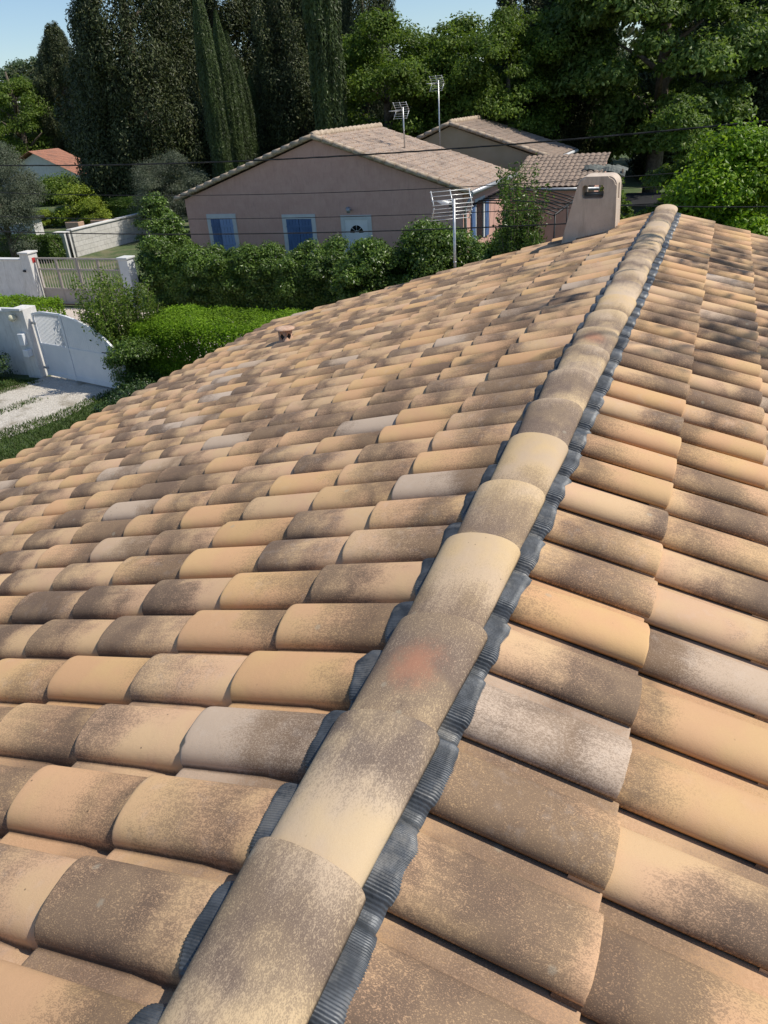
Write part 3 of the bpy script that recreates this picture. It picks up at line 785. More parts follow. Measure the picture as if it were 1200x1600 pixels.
rw = thing('rendered_wall_end', (-27.6, 27.6, GZ), 'short grey rendered wall end with a dark downpipe at the block wall corner', 'wall')
MB().box(-27.75, -27.05, 27.5, 27.88, GZ, -3.12).build('wall_body', M_white, rw)
MB().tube([(-27.0, 27.66, GZ), (-27.0, 27.66, -3.15)], .05, 8).build('downpipe', M_dark, rw)

# beige street gate between two posts (far side of the lane)
def post(x, y, w, ztop, label, grp, lean=0, plate=False, cap=True, mat=None):
    t = thing('gate_post', (x, y, GZ), label, 'gate post', grp)
    MB().box(x-w/2, x+w/2, y-w/2, y+w/2, GZ, ztop, .01).build('shaft', mat or M_white, t)
    if cap: MB().box(x-w/2-.035, x+w/2+.035, y-w/2-.035, y+w/2+.035, ztop, ztop+.06, .012).build('cap', mat or M_white, t)
    if plate:
        p = MB().box(x+w/2, x+w/2+.012, y-.08, y+.06, ztop-.30, ztop-.14, .003).build('number_plate', M_red, t)
        MB().tube([(x-.1, y-w/2, ztop-.55), (x-.1, y-w/2-.08, ztop-.53)], .04, 8).build('bell', M_dark, t)
    return t
post(-20.98, 19.5, .40, -2.56, 'white gate post with a small red number plate', 'white street gate posts', plate=True)
post(-16.95, 19.6, .36, -2.72, 'grey gate post half hidden by the twiggy shrub and the hedge', 'white street gate posts', mat=M_frame)
bg_ = thing('beige_gate', (-19, 19.5, GZ), 'beige metal gate with upright bars above solid rusty panels', 'gate')
gx0, gx1, gy = -20.72, -17.18, 19.52
gmid = (gx0+gx1)/2
for (a, b) in ((gx0, gmid-.01), (gmid+.01, gx1)):
    lf = MB(); zt = -2.70
    lf.box(a, b, gy-.02, gy+.02, zt-.05, zt).box(a, b, gy-.02, gy+.02, -3.10, -3.05).box(a, b, gy-.02, gy+.02, -3.76, -3.70).box(a, b, gy-.02, gy+.02, GZ+.08, GZ+.14)
    lf.box(a, a+.05, gy-.021, gy+.021, GZ+.06, zt+.002).box(b-.05, b, gy-.021, gy+.021, GZ+.06, zt+.002).box((a+b)/2-.02, (a+b)/2+.02, gy-.019, gy+.019, GZ+.1, zt-.01)
    leaf_ = lf.build('gate_leaf', M_bgate, bg_)
    q = MB(); n = 15
    for i in range(1, n): q.box(a+(b-a)*i/n-.009, a+(b-a)*i/n+.009, gy-.009, gy+.009, -3.72, zt-.02)
    q.build('bars', M_bgate, leaf_)
    MB().box(a+.03, b-.03, gy-.006, gy+.006, GZ+.1, -3.73).build('panel', M_bgate, leaf_)
    MB().box(a, b, gy-.022, gy+.022, GZ+.03, GZ+.075).build('bottom_rail', M_rust, leaf_)
gw = MB().box(-26.5, -21.2, 19.42, 19.60, GZ, -2.78).build('street_wall', M_white); tag(gw, 'low white rendered wall running left from the post with the red plate', 'wall')
gc = MB().box(-26.5, -21.2, 19.38, 19.64, -2.776, -2.73, .01).build('coping', M_frame, gw)

# white garden gate with a swept top (our side of the lane)
ng = thing('white_gate', (-13, 12.8, GZ), 'white swept-top metal gate with open bars in its left half', 'gate')
ga, gb = Vector((-14.36, 12.98)), Vector((-11.37, 12.37)); gd = (gb-ga); GL = gd.length; gd.normalize(); gn = Vector((gd.y, -gd.x))
def gz(s):
    return np.interp(s, [0, .35, 1.05, 1.5, 1.84, 2.25, 2.54, 2.79, 3.05], [-2.72, -2.655, -2.65, -2.70, -2.77, -2.89, -3.03, -3.22, -3.48])
def gbar(m, s0, s1, z0, z1, th=.02):
    a, b = ga+gd*s0, ga+gd*s1; m.obox((a+b)/2, gd, s1-s0, th*2, z0, z1)
def gtop(m, s0, s1, dz, wd=.05, th=.026):
    ss = np.linspace(s0, s1, 16)
    for i in range(15):
        a, b = ga+gd*ss[i], ga+gd*ss[i+1]; za, zb = gz(ss[i])+dz, gz(ss[i+1])+dz
        vs = []
        for p, z in ((a, za), (b, zb)):
            for o_ in (th, -th):
                for q in (0, -wd): vs.append(m.bm.verts.new((p.x+gn.x*o_, p.y+gn.y*o_, z+q)))
        for f in ((0, 1, 5, 4), (2, 6, 7, 3), (0, 4, 6, 2), (1, 3, 7, 5), (0, 2, 3, 1), (4, 5, 7, 6)): m.bm.faces.new([vs[k] for k in f])
m = MB(); gtop(m, .03, GL-.03, 0)
for s in (.0, 1.09, 2.55, GL-.06): gbar(m, s, s+.06, GZ+.05, gz(s+.03)-.01, .03)
gbar(m, .06, GL-.06, GZ+.06, GZ+.16, .022); gbar(m, .06, GL-.06, -3.50, -3.44, .022)
fr_ = m.build('frame', M_whitepaint, ng)
m = MB(); gbar(m, .06, GL-.06, GZ+.12, -3.47, .008); m.build('lower_panel', M_whitepaint, ng)
for zz in (-2.95, -4.05):
    m = MB(); a_ = ga+gn*.045; m.obox((a_.x+.02, a_.y), gd, .16, .03, zz-.03, zz+.03, .005); m.build('hinge', M_galv, ng)
m = MB(); p_ = ga+gd*2.62; m.tube([(p_.x+gn.x*.03, p_.y+gn.y*.03, -3.38), (p_.x+gn.x*.09, p_.y+gn.y*.09, -3.38), (p_.x+gn.x*.09-gd.x*.12, p_.y+gn.y*.09-gd.y*.12, -3.38)], .012, 6); m.build('handle', M_dark, ng)
m = MB(); s = .10
while s < 1.06:
    gbar(m, s, s+.022, -3.46, gz(s)-.04, .010); s += .052
m.build('open_bars', M_whitepaint, ng)
m = MB(); s = 1.16
while s < GL-.1:
    gbar(m, s, s+.066, -3.45, min(gz(s), gz(s+.06))-.035, .011); s += .070
m.build('upper_boards', M_whitepaint, ng)
post(-14.66, 13.02, .42, -2.60, 'white gate post with a globe lamp, intercom and letter box on its shaded face', 'garden gate posts', cap=False)
lb = bpy.data.objects['gate_post.002'] if 'gate_post.002' in bpy.data.objects else None
MB().box(-15.0, -14.42, 12.70, 12.805, -2.62, -2.56, .01).build('cap', M_frame, lb)
m = MB(); m.lathe([(.02, -.09), (.075, -.06), (.095, 0), (.07, .06), (.02, .085)], (-14.72, 12.70, -2.78), 16); m.build('globe_lamp', simple('opal_glass', (.62, .58, .42), (.66, .62, .46), 4, .3, 0), lb, True)
MB().box(-14.72, -14.56, 12.69, 12.808, -3.45, -3.17, .01).build('intercom', M_whitepaint, lb)
MB().box(-14.66, -14.50, 12.66, 12.808, -3.72, -3.55, .01).build('letter_box', M_whitepaint, lb)
w1 = MB().box(-19.5, -14.88, 12.95, 13.15, GZ, -2.72).build('garden_wall', M_white); tag(w1, 'white rendered garden wall running left from the globe lamp post', 'wall')
MB().box(-19.5, -14.88, 12.91, 13.19, -2.716, -2.67, .01).build('coping', M_frame, w1)

# left side garden: pool house wall, pillar
pl = thing('garden_pillar', (-36.5, 32.5, GZ), 'small white pillar with dark cap behind the clipped street hedge', 'pillar')
MB().box(-33.3, -32.6, 31.2, 31.8, GZ, -3.05).build('shaft', M_white, pl); MB().box(-33.45, -32.45, 31.05, 31.95, -3.05, -2.92, .02).build('cap', M_dark, pl)
gw2 = MB().box(-40, -33.4, 31.3, 31.6, GZ, -3.25).build('grey_wall', M_frame); tag(gw2, 'pale grey garden wall at the left edge below the olive tree', 'wall')
for i, (x, y, lab) in enumerate(((-34.6, 36.2, 'dark terracotta planter left of its twin by the green shrubs'), (-33.3, 36.9, 'reddish terracotta planter beside the block wall shrubs'))):
    t = thing('planter', (x, y, GZ), lab, 'planter', 'terracotta planters'); MB().box(x-.5, x+.5, y-.25, y+.25, GZ, GZ+.45, .03).build('pot', M_terra, t); MB().box(x-.44, x+.44, y-.19, y+.19, GZ+.40, GZ+.455).build('soil', M_deck, t)
pool = thing('covered_pool', (-1.4, 38, GZ), 'dark teal covered pool with a grey rim beyond the chimney', 'pool')
MB().box(-4.5, 2.5, 35.5, 39.5, GZ, GZ+.9).build('pool_wall', M_teal, pool); MB().box(-4.6, 2.6, 35.4, 39.6, GZ+.905, GZ+.97, .01).build('rim', M_dark, pool)
# shade net over a trellis right of the annex
nt = thing('shade_net', (-3.4, 31, GZ), 'crumpled grey shade net over a trellis beside the annex', 'net')
n1, n2 = 26, 14; Vn = []
for i in range(n1):
    for j in range(n2):
        x = -4.4+1.5*i/(n1-1); y = 31.0+1.3*j/(n2-1)
        z = -1.42-.22*(i/(n1-1))**2 + .03*math.sin(i*.45+j*.9)+.02*random.uniform(-1, 1) - (.12 if j == 0 else 0)
        Vn.append((x, y, z))
Fn = [(i*n2+j, i*n2+j+1, (i+1)*n2+j+1, (i+1)*n2+j) for i in range(n1-1) for j in range(n2-1)]
link('net', npmesh('net', Vn, Fn, False), M_net, nt)
for x, y in ((-4.3, 31.1), (-3.0, 31.1)): MB().tube([(x, y, GZ), (x, y, -1.55)], .04, 6).build('pole', M_bark, nt)

# ---------------------------------------------------------------- overhead wires
def wire(name, p, q, sag, r, label, cat, grp, twist=False):
    p, q = Vector(p), Vector(q); pts = []; n = 60 if not twist else 260
    for i in range(n+1):
        t = i/n; v = p.lerp(q, t); v.z -= sag*4*t*(1-t); pts.append(v)
    m = MB()
    if twist:
        for ph_ in (0, 2.1, 4.2):
            m.tube([v + Vector((0, math.cos(ph_+i*.55), math.sin(ph_+i*.55)))*r for i, v in enumerate(pts)], r*.95, 5)
    else: m.tube(pts, r, 6)
    return tag(m.build(name, M_cable, None, True), label, cat, grp)
wire('power_cable', (-30, 17, 1.05), (9, 17, .95), .88, .0095, 'thick twisted black power cable crossing the picture above the pink house roof', 'cable', 'overhead wires', True)
wire('telephone_wire', (-30, 17.5, .35), (9, 17.5, .15), .95, .009, 'thin wire crossing the pink gable just below the roof line', 'wire', 'overhead wires')
wire('telephone_wire', (-30, 17.5, -.55), (9, 17.5, -.50), .75, .009, 'thin wire crossing the pink gable at the height of the window heads', 'wire', 'overhead wires')
wire('telephone_wire', (-30, 17.5, -1.05), (9, 17.5, -.75), .75, .015, 'dark wire crossing in front of the blue shutters, lowest of the three', 'wire', 'overhead wires')
wire('telephone_wire', (-4, 22, -1.25), (9, 22, -.55), .20, .008, 'thin wire in the dark gap between chimney and laurel bush', 'wire', 'overhead wires')
wire('telephone_wire', (-3, 14, -.55), (7, 14, -.45), .22, .010, 'dark wire passing in front of the bright laurel bush', 'wire', 'overhead wires')

# ---------------------------------------------------------------- foliage
def leaves_mesh(name, P, N, size, aspect, up_bias=0.0):
    n = len(P); N = N/np.linalg.norm(N, axis=1, keepdims=True)
    T = rng.normal(0, 1, (n, 3)); T[:, 2] += up_bias
    T -= (T*N).sum(1, keepdims=True)*N; T /= np.linalg.norm(T, axis=1, keepdims=True)+1e-9
    B = np.cross(N, T); s = (size*(.6+.8*rng.random(n)))[:, None]
    bend = N*s*.12
    V = np.stack([P-T*s*.5, P+B*s*.5*aspect-bend, P+T*s*.5, P-B*s*.5*aspect-bend], 1).reshape(-1, 3)
    F = np.arange(4*n).reshape(-1, 4)
    return npmesh(name, V, F, False, {'rnd': ('FLOAT', 'POINT', np.repeat(rng.random(n), 4))})
def sph(n):
    d = rng.normal(0, 1, (n, 3)); return d/np.linalg.norm(d, axis=1, keepdims=True)
def clump_leaves(C, Rr, n, flat=.8, depth=.45):
    """C (m,3) clump centres, Rr (m,) radii"""
    w = Rr**2; idx = rng.choice(len(C), n, p=w/w.sum()); d = sph(n); d[:, 2] = np.where(d[:, 2] < -.2, -d[:, 2]*.8, d[:, 2])
    rad = Rr[idx]*(1.12-.75*rng.random(n)**1.3)
    off = d*rad[:, None]*(1+rng.normal(0, .12, (n, 3))); off[:, 2] *= flat
    return C[idx]+off, d*.9+rng.normal(0, .55, (n, 3))+np.array([0, 0, .35])
def core(name_pts):
    pass
def trunk_mesh(h, r, limbs, cr):
    m = MB(); m.tube([(0, 0, 0), (r*.3, 0, h*.3), (0, r*.4, h*.65), (0, 0, h*.9)], [r*1.25, r, r*.7, r*.2], 9)
    for i in range(limbs):
        a = i*2.4; z = h*(.28+.5*i/max(1, limbs)); L_ = cr*(.75-.35*i/limbs)
        m.tube([(0, 0, z), (math.cos(a)*L_*.5, math.sin(a)*L_*.5, z+L_*.35), (math.cos(a)*L_, math.sin(a)*L_, z+L_*.6)], [r*.45, r*.28, r*.1], 6)
    bmesh.ops.recalc_face_normals(m.bm, faces=m.bm.faces); me = bpy.data.meshes.new('trunk'); m.bm.to_mesh(me); m.bm.free(); return me
def place(name, loc, label, cat, grp, crown, lmat, trunk, rotz=0, scale=(1, 1, 1)):
    t = thing(name, loc, label, cat, grp); t.rotation_euler = (0, 0, rotz); t.scale = scale
    for nm, me, mt in (('trunk', trunk, M_bark), ('crown', crown, lmat)):
        if me is None: continue
        o = bpy.data.objects.new(nm, me); COL.objects.link(o); o.parent = t
        if not me.materials: me.materials.append(mt)
    return t
def decid_crown(h, r, z0, nclump, n, size, rc=.24, aspect=.6):
    hh = (h-z0)/2; d = sph(nclump); rr = (.45+.5*rng.random(nclump)**.6)
    C = d*rr[:, None]*np.array([r, r, hh]) + np.array([0, 0, z0+hh]); C[:, 2] = np.maximum(C[:, 2], z0*.7+.2)
    Rr = r*rc*(.6+.8*rng.random(nclump))
    P, N = clump_leaves(C, Rr, n); return leaves_mesh('crown', P, N, size, aspect)
def conifer_crown(h, r, nclump, n, size, power=.65, z0=.03, aspect=.32, rc=.17, up=1.6):
    z = rng.random(nclump)**1.15; prof = (1-z)**power*(1-.35*np.exp(-z*9)); a = rng.random(nclump)*2*math.pi
    q = (.62+.38*rng.random(nclump)**.5)*prof*r; bump_ = 1+.16*np.sin(a*3+z*9)
    C = np.stack([np.cos(a)*q*bump_, np.sin(a)*q*bump_, z0*h+z*h*(1-z0)], 1); Rr = r*rc*(.55+.9*rng.random(nclump))*(.45+.75*(1-z))
    w = Rr**2; idx = rng.choice(nclump, n, p=w/w.sum()); d = sph(n); rad = Rr[idx]*(1-.6*rng.random(n)**1.4); off = d*rad[:, None]; off[:, 2] *= 1.5
    P = C[idx]+off; N = d*.9+rng.normal(0, .45, (n, 3))+np.array([0, 0, .3]); return leaves_mesh('crown', P, N, size, aspect, up)
def column_crown(h, r, n, size):
    z = rng.random(n); a = rng.random(n)*2*math.pi; prof = np.minimum(1, (1-z)*3.2)**.6*(.75+.25*np.minimum(1, z*5))
    rib = 1+.05*np.sin(a*7+z*3)+.04*np.sin(a*13-z*5)+.05*np.sin(z*31+a*2); q = r*prof*rib*(1-.30*rng.random(n)**2)
    P = np.stack([np.cos(a)*q, np.sin(a)*q, z*h], 1); N = np.stack([np.cos(a), np.sin(a), 0*a+.1], 1)+rng.normal(0, .45, (n, 3))
    return leaves_mesh('crown', P, N, size, .30, 3.0)

con = [conifer_crown(15.5, 5.0, 620, 190000, .185, .5, aspect=.42, rc=.15, up=.5), conifer_crown(15, 4.6, 480, 165000, .185, .55, aspect=.42, rc=.15, up=.5)]
contr = trunk_mesh(14, .35, 6, 3)
conifers = [(-1.6, 57, 1, 1.0, 1.0, 'dark conifer directly behind the big broad leaved tree'),
            (-60.0, 66, 1, .85, .92, 'blackish conifer right behind the orange roof ridge'), (-55.5, 66, 0, .72, .84, 'blackish conifer in the gap right of the orange roof'),
            (-34.2, 44, 0, .96, 1.22, 'huge dark conifer left of the cypress row, its tips faintly brown'),
            (-33.4, 52, 1, 1.25, 1.2, 'broad dark conifer rising directly behind the cypress row'),
            (-66.2, 72, 1, 1.0, .90, 'smaller blackish conifer behind the orange roof'),
            (-24.4, 47, 0, .74, 1.03, 'dark olive conifer between the cypress row and the tall lone cypress'),
            (-27.8, 56, 1, 1.2, 1.25, 'tallest dark conifer crown leaving the picture above the pink gable'),
            (-20.4, 48, 0, .50, 1.12, 'black conifer directly right of the tall lone cypress'),
            (-9.3, 46, 1, .80, 1.05, 'dark conifer behind the beige house roof, reaching the top edge'),
            (-8.9, 52, 0, .62, 1.08, 'dark conifer between the beige house and the walnut tree'),
            (-11.2, 47, 1, .62, .62, 'dark conifer behind the two grid antennas'),
            (4.6, 58, 0, 1.15, 1.25, 'dark conifer at the right edge behind the walnut tree')]
for i, (x, y, k, s, hs, lab) in enumerate(conifers):
    place('conifer_tree', (x, y, GZ), lab, 'tree', 'dark conifers behind the houses', con[k], L_conifer, contr, i*1.3, (s, s, hs))
colm = column_crown(12.5, .62, 34000, .17)
for i, (x, y, h, w, lab) in enumerate([(-23.6, 36.0, .90, .84, 'first and tallest column cypress of the row, next to the huge conifer'),
        (-24.0, 38.0, .80, .80, 'second column cypress from the left in the row'), (-25.1, 40.5, .745, .80, 'middle column cypress of the row of five'),
        (-26.1, 43.0, .655, .80, 'fourth column cypress from the left in the row'), (-26.7, 45.0, .595, .80, 'last and shortest column cypress of the row, above the pink roof slope')]):
    place('column_cypress', (x, y, GZ), lab, 'cypress', 'row of column cypresses', colm, L_cypress, None, i*.9, (w, w, h))
place('column_cypress', (-17.4, 36.5, GZ), 'single thick column cypress standing alone above the pink house ridge', 'cypress', None, colm, L_cypress, None, .4, (1.30, 1.30, 1.15))

wal = decid_crown(10.2, 4.3, 1.0, 130, 100000, .19, .19); wtr = trunk_mesh(8.5, .3, 8, 3)
place('walnut_tree', (-2.9, 43.0, GZ), 'big broad leaved tree with drooping glossy leaf clusters behind the chimney', 'tree', None, wal, L_walnut, wtr, 0, (1.22, 1.22, 1.3))
dec = decid_crown(10.5, 3.6, 1.5, 110, 52000, .17, .26)
decs = [(-15.9, 40, .95, .90, L_decid, 'bright green robinia right of the lone cypress'), (-12.6, 42, 1.0, .86, L_decid, 'feathery green robinia behind the tallest antenna'),
        (-9.6, 40, .8, .86, L_decid, 'lower green tree behind the beige roof ridge')]
dcm = [dec]
for i, (x, y, s, hs, mt, lab) in enumerate(decs):
    place('robinia_tree', (x, y, GZ), lab, 'tree', 'green robinias behind the houses', dec, mt, wtr, i*2.0, (s, s, hs))
pop = decid_crown(11.5, 3.8, 1.5, 110, 42000, .22, .24)
for i, (x, y, s, hs, lab) in enumerate([(-78.6, 80, 1.35, 1.17, 'pale green tree at the top left corner'), (-72.0, 80, 1.1, 1.15, 'pale green tree just left of the small blackish conifer'),
        (-28.6, 58, 1.0, 1.04, 'hazy pale green tree seen in the gap beside the lone cypress'), (-11.3, 62, 1.4, .84, 'far pale tree crown under the small patch of sky')]):
    place('poplar_tree', (x, y, GZ), lab, 'tree', 'pale trees in the distance', pop, L_poplar, wtr, i*1.7, (s, s, hs))
lgt = decid_crown(7.5, 3.0, .6, 80, 30000, .17, .28)
place('acacia_tree', (-63.2, 62, GZ), 'bright green tree at the left edge above the olive tree', 'tree', None, lgt, L_decid, wtr, 0, (1.15, 1.15, 1.34))
# distant wood as one mass
def belt():
    C, Rr = [], []
    for i in range(1700):
        az = rng.uniform(-1.25, 1.5); D = rng.uniform(96, 116); x = .5+math.sin(az)*D; y = math.cos(az)*D; hmax = 9.8+2.0*math.sin(az*23)+1.5*math.sin(az*9)
        C.append((x, y, GZ+rng.uniform(0, hmax))); Rr.append(rng.uniform(1.6, 3.2))
    for i in range(500):
        az = rng.uniform(-.10, .22); D = rng.uniform(60, 74); C.append((.5+math.sin(az)*D, math.cos(az)*D, GZ+rng.uniform(0, 9.0))); Rr.append(rng.uniform(1.2, 2.2))
    P, N = clump_leaves(np.array(C), np.array(Rr), 190000); return leaves_mesh('distant_wood', P, N, .5, .6)
tag(link('distant_wood', belt(), L_conifer), 'far dark wood closing the view behind all the trees', 'wood', kind='stuff')

def olive(h, r, n, size=.11): return decid_crown(h, r, .5, 90, n, size, .26, .28)
ol = olive(5.4, 2.6, 60000); otr = trunk_mesh(3.5, .18, 6, 1.6)
place('olive_tree', (-27.5, 24.8, GZ), 'large grey-green olive tree at the left edge', 'tree', 'olive trees', ol, L_olive, otr, 0, (.70, .70, .95))
place('olive_tree', (-25.2, 33.5, GZ), 'rounded grey-green olive tree under the cypress row left of the pink gable', 'tree', 'olive trees', ol, L_olive, otr, 2, (.72, .72, .72))
def bush(h, r, n, size, rc=.3, z0=.05, ncl=60):
    zz = rng.random(ncl)**.8; pr = np.sqrt(np.maximum(.05, 1-(zz*1.02)**2.6)); a = rng.random(ncl)*6.283; q = r*pr*(.25+.72*rng.random(ncl)**.5)
    C = np.stack([np.cos(a)*q, np.sin(a)*q, zz*(h-r*rc*.8)], 1); Rr = r*rc*(.6+.8*rng.random(ncl))
    P, N = clump_leaves(C, Rr, n); return leaves_mesh('crown', P, N, size, .6)
bsh = bush(2.0, 1.1, 16000, .085); btr = trunk_mesh(1.4, .05, 6, .7)
place('garden_tree', (-16.7, 21.2, GZ), 'small upright dark green tree in front of the block wall end', 'tree', None, bush(3.3, 1.0, 26000, .085), L_hedge, btr)
yb = bush(2.0, 1.3, 16000, .11)
place('golden_bush', (-35.9, 38.4, GZ), 'yellow-green leafy bush with a dark hollow, left of the clipped round bush', 'bush', 'yellow-green garden bushes', yb, L_yellow, btr, 0, (1.2, 1.1, 1.1))
place('golden_bush', (-34.3, 37.6, GZ), 'small yellow-green bush beside the terracotta planters', 'bush', 'yellow-green garden bushes', yb, L_yellow, btr, 1, (.62, .6, .75))
place('golden_bush', (-37.8, 37.2, GZ), 'low yellow-green plant at the foot of the big olive tree', 'bush', 'yellow-green garden bushes', yb, L_yellow, btr, 2, (.7, .6, .5))

def box_leaves(x0, x1, y0, y1, z0, z1, n, rough_, yfun=None, rnd=.25):
    """leaves over a clipped hedge block, with softened shoulders"""
    A_ = [(x1-x0)*(y1-y0), (x1-x0)*(z1-z0), (x1-x0)*(z1-z0)*.4, (y1-y0)*(z1-z0), (y1-y0)*(z1-z0)]; A_ = np.array(A_)/sum(A_)
    f = rng.choice(5, n, p=A_); a, b = rng.random(n), rng.random(n); P = np.zeros((n, 3)); N = np.zeros((n, 3))
    X, Y, Z = x0+(x1-x0)*a, y0+(y1-y0)*b, z0+(z1-z0)*b
    for k, (px_, py_, pz_, nn) in enumerate(((X, Y, 0*a+z1, (0, 0, 1)), (X, 0*a+y0, Z, (0, -1, 0)), (X, 0*a+y1, Z, (0, 1, 0)), (0*a+x0, y0+(y1-y0)*a, Z, (-1, 0, 0)), (0*a+x1, y0+(y1-y0)*a, Z, (1, 0, 0)))):
        mk = f == k; P[mk] = np.stack([px_, py_, pz_], 1)[mk]; N[mk] = nn
    cx, cy = (x0+x1)/2, (y0+y1)/2
    # round the top shoulders
    top = np.clip((P[:, 2]-(z1-rnd))/rnd, 0, 1); sh = top**2*rnd*.45
    P[:, 1] -= np.sign(P[:, 1]-cy)*np.minimum(sh, np.abs(P[:, 1]-cy))*(f != 0)
    ex = np.clip((np.abs(P[:, 1]-cy)-((y1-y0)/2-rnd))/rnd, 0, 1)*(f == 0); P[:, 2] -= ex**2*rnd*.5
    lump = .5*np.sin(P[:, 0]*1.7+1)+.5*np.sin(P[:, 0]*4.1+P[:, 2]*3.3)+.6*np.sin(P[:, 0]*7.3+P[:, 1]*5+P[:, 2]*6)
    P += N*(lump*rough_*.6)[:, None]; P -= N*(np.abs(rng.normal(0, 1, n))*rough_*1.2)[:, None]; P += rng.normal(0, rough_*.35, (n, 3))
    return P, N+rng.normal(0, .6, (n, 3))+np.array([0, 0, .25])
def hedge(name, x0, x1, y0, y1, z0, z1, n, size, mat, label, rough_=.05, core_in=.12, extra=None, rnd=.25):
    P, N = box_leaves(x0, x1, y0, y1, z0, z1, n, rough_, rnd=rnd)
    if extra is not None: P = np.concatenate([P, extra[0]]); N = np.concatenate([N, extra[1]])
    t = thing(name, ((x0+x1)/2, (y0+y1)/2, z0), label, 'hedge')
    link('leaves', leaves_mesh('leaves', P, N, size, .55), mat, t)
    m = MB()
    k = int((x1-x0)/.5)+2
    for i in range(k):
        x = x0+.15+(x1-x0-.3)*i/(k-1)
        for j in (-.15, .15): m.tube([(x, (y0+y1)/2, z0), (x+j, (y0+y1)/2+j, z0+(z1-z0)*.5), (x+j*2, (y0+y1)/2-j*2, z1-.15)], [.03, .02, .008], 5)
    m.build('stems', M_bark, t); return t
hedge('privet_hedge', -11.35, -4.5, 12.75, 14.8, GZ, -2.84, 130000, .052, L_privet, 'bright yellow-green clipped privet hedge just beyond the roof eave', .085, rnd=.42)
# loose street hedge: lumpy clumps
def loose(x0, x1, y0, y1, zt, n, size, amp=.3):
    C, Rr = [], []
    m_ = int((x1-x0)*22)
    for i in range(m_):
        x = rng.uniform(x0, x1); y = rng.uniform(y0, y1); zz = rng.random()**.6*(zt-GZ)*(1+amp*.35*math.sin(x*2.3)+amp*.3*math.sin(x*5.1+1)); C.append((x, y, GZ+zz-.15)); Rr.append(rng.uniform(.18, .42))
    return clump_leaves(np.array(C), np.array(Rr), n, .9)
Pa, Na = loose(-16.4, -7.4, 19.5, 21.0, -2.50, 110000, .06)
Pb, Nb = box_leaves(-16.3, -7.0, 19.6, 21.0, GZ, -2.82, 110000, .12, rnd=.4)
P_, N_ = np.concatenate([Pa, Pb]), np.concatenate([Na, Nb])
t = thing('street_hedge', (-12, 20, GZ), 'long loose dark green hedge in front of the pink house', 'hedge'); link('leaves', leaves_mesh('leaves', P_, N_, .085, .55), L_hedge, t)
def shrub(name, x, y, h, r, n, size, mat, label, cat, grp=None, rc=.28, ncl=60, z0=.1):
    return place(name, (x, y, GZ), label, cat, grp, bush(h, r, n, size, rc, z0, ncl), mat, btr)
shrub('leafy_shrub', -8.1, 19.0, 2.35, 1.15, 24000, .085, L_hedge, 'rounded shrub with small white flower heads beside the white door', 'shrub', 'shrubs right of the street hedge')
shrub('leafy_shrub', -6.4, 19.4, 2.75, 1.45, 30000, .085, L_hedge, 'broad dark shrub behind the nearest rake antenna', 'shrub', 'shrubs right of the street hedge')
shrub('leafy_shrub', -4.3, 19.2, 2.6, 1.35, 28000, .085, L_hedge, 'green shrub under the pergola rods left of the chimney', 'shrub', 'shrubs right of the street hedge')
shrub('leafy_shrub', -2.3, 19.6, 2.2, 1.2, 20000, .085, L_hedge, 'low shrub hidden half behind the chimney', 'shrub', 'shrubs right of the street hedge')
# tall twiggy shrub with upright shoots
def twiggy(x, y, h, r, nst, label, mat, nleaf=260, size=.075, name='twiggy_shrub', spread=.7):
    t = thing(name, (x, y, GZ), label, 'shrub'); m = MB(); PP, NN = [], []
    for i in range(nst):
        a = rng.random()*6.283; q = r*rng.random()**.6; hh = h*rng.uniform(.6, 1.0)
        p0 = np.array((x+math.cos(a)*q*.2, y+math.sin(a)*q*.2, GZ)); p1 = np.array((x+math.cos(a)*q*spread, y+math.sin(a)*q*spread, GZ+hh*.55)); p2 = np.array((x+math.cos(a)*q+rng.normal(0, .05), y+math.sin(a)*q, GZ+hh))
        m.tube([tuple(p0), tuple(p1), tuple(p2)], [.016, .010, .004], 4)
        tt = rng.random(nleaf)**.8; pts = np.where(tt[:, None] < .5, p0+(p1-p0)*tt[:, None]*2, p1+(p2-p1)*(tt[:, None]*2-1)); PP.append(pts+rng.normal(0, .07, (nleaf, 3))); NN.append(rng.normal(0, 1, (nleaf, 3))+[0, 0, .6])
    m.build('stems', M_bark, t); link('leaves', leaves_mesh('leaves', np.concatenate(PP), np.concatenate(NN), size, .5), mat, t)
twiggy(-3.75, 18.0, 4.1, .62, 34, 'tall twiggy shrub with upright shoots left of the chimney', L_hedge, 420)
twiggy(-12.0, 13.3, 2.5, 1.1, 60, 'sparse twiggy shrub leaning over the white gate', L_decid, 330, .065)
P_, N_ = loose(-11.5, -10.8, 12.2, 13.8, -3.15, 20000, .05)
t = thing('gate_side_bush', (-11.6, 13.4, GZ), 'dark leafy bush between the white gate and the privet hedge', 'bush'); link('leaves', leaves_mesh('leaves', P_, N_, .06, .5), L_hedge, t)
hedge('clipped_hedge', -27.0, -22.6, 20.7, 21.8, GZ, -3.1, 26000, .07, L_privet, 'small clipped bright hedge behind the white post at the left edge', .05) if False else None
hedge('clipped_hedge', -21.4, -15.9, 13.9, 15.6, GZ, -2.95, 40000, .06, L_privet, 'bright clipped hedge behind the globe lamp post at the left edge', .06)
hedge('clipped_hedge', -36.0, -27.2, 26.6, 27.45, GZ, -3.18, 46000, .10, L_hedge, 'long flat-topped hedge ending at the block wall', .06)
P_, N_ = box_leaves(-35.2, -31.9, 39.0, 41.0, GZ, -2.95, 26000, .05, rnd=.9)
t = thing('round_clipped_bush', (-33.5, 40, GZ), 'dark clipped oval bush behind the block wall', 'bush'); link('leaves', leaves_mesh('leaves', P_, N_, .12, .5), L_hedge, t)
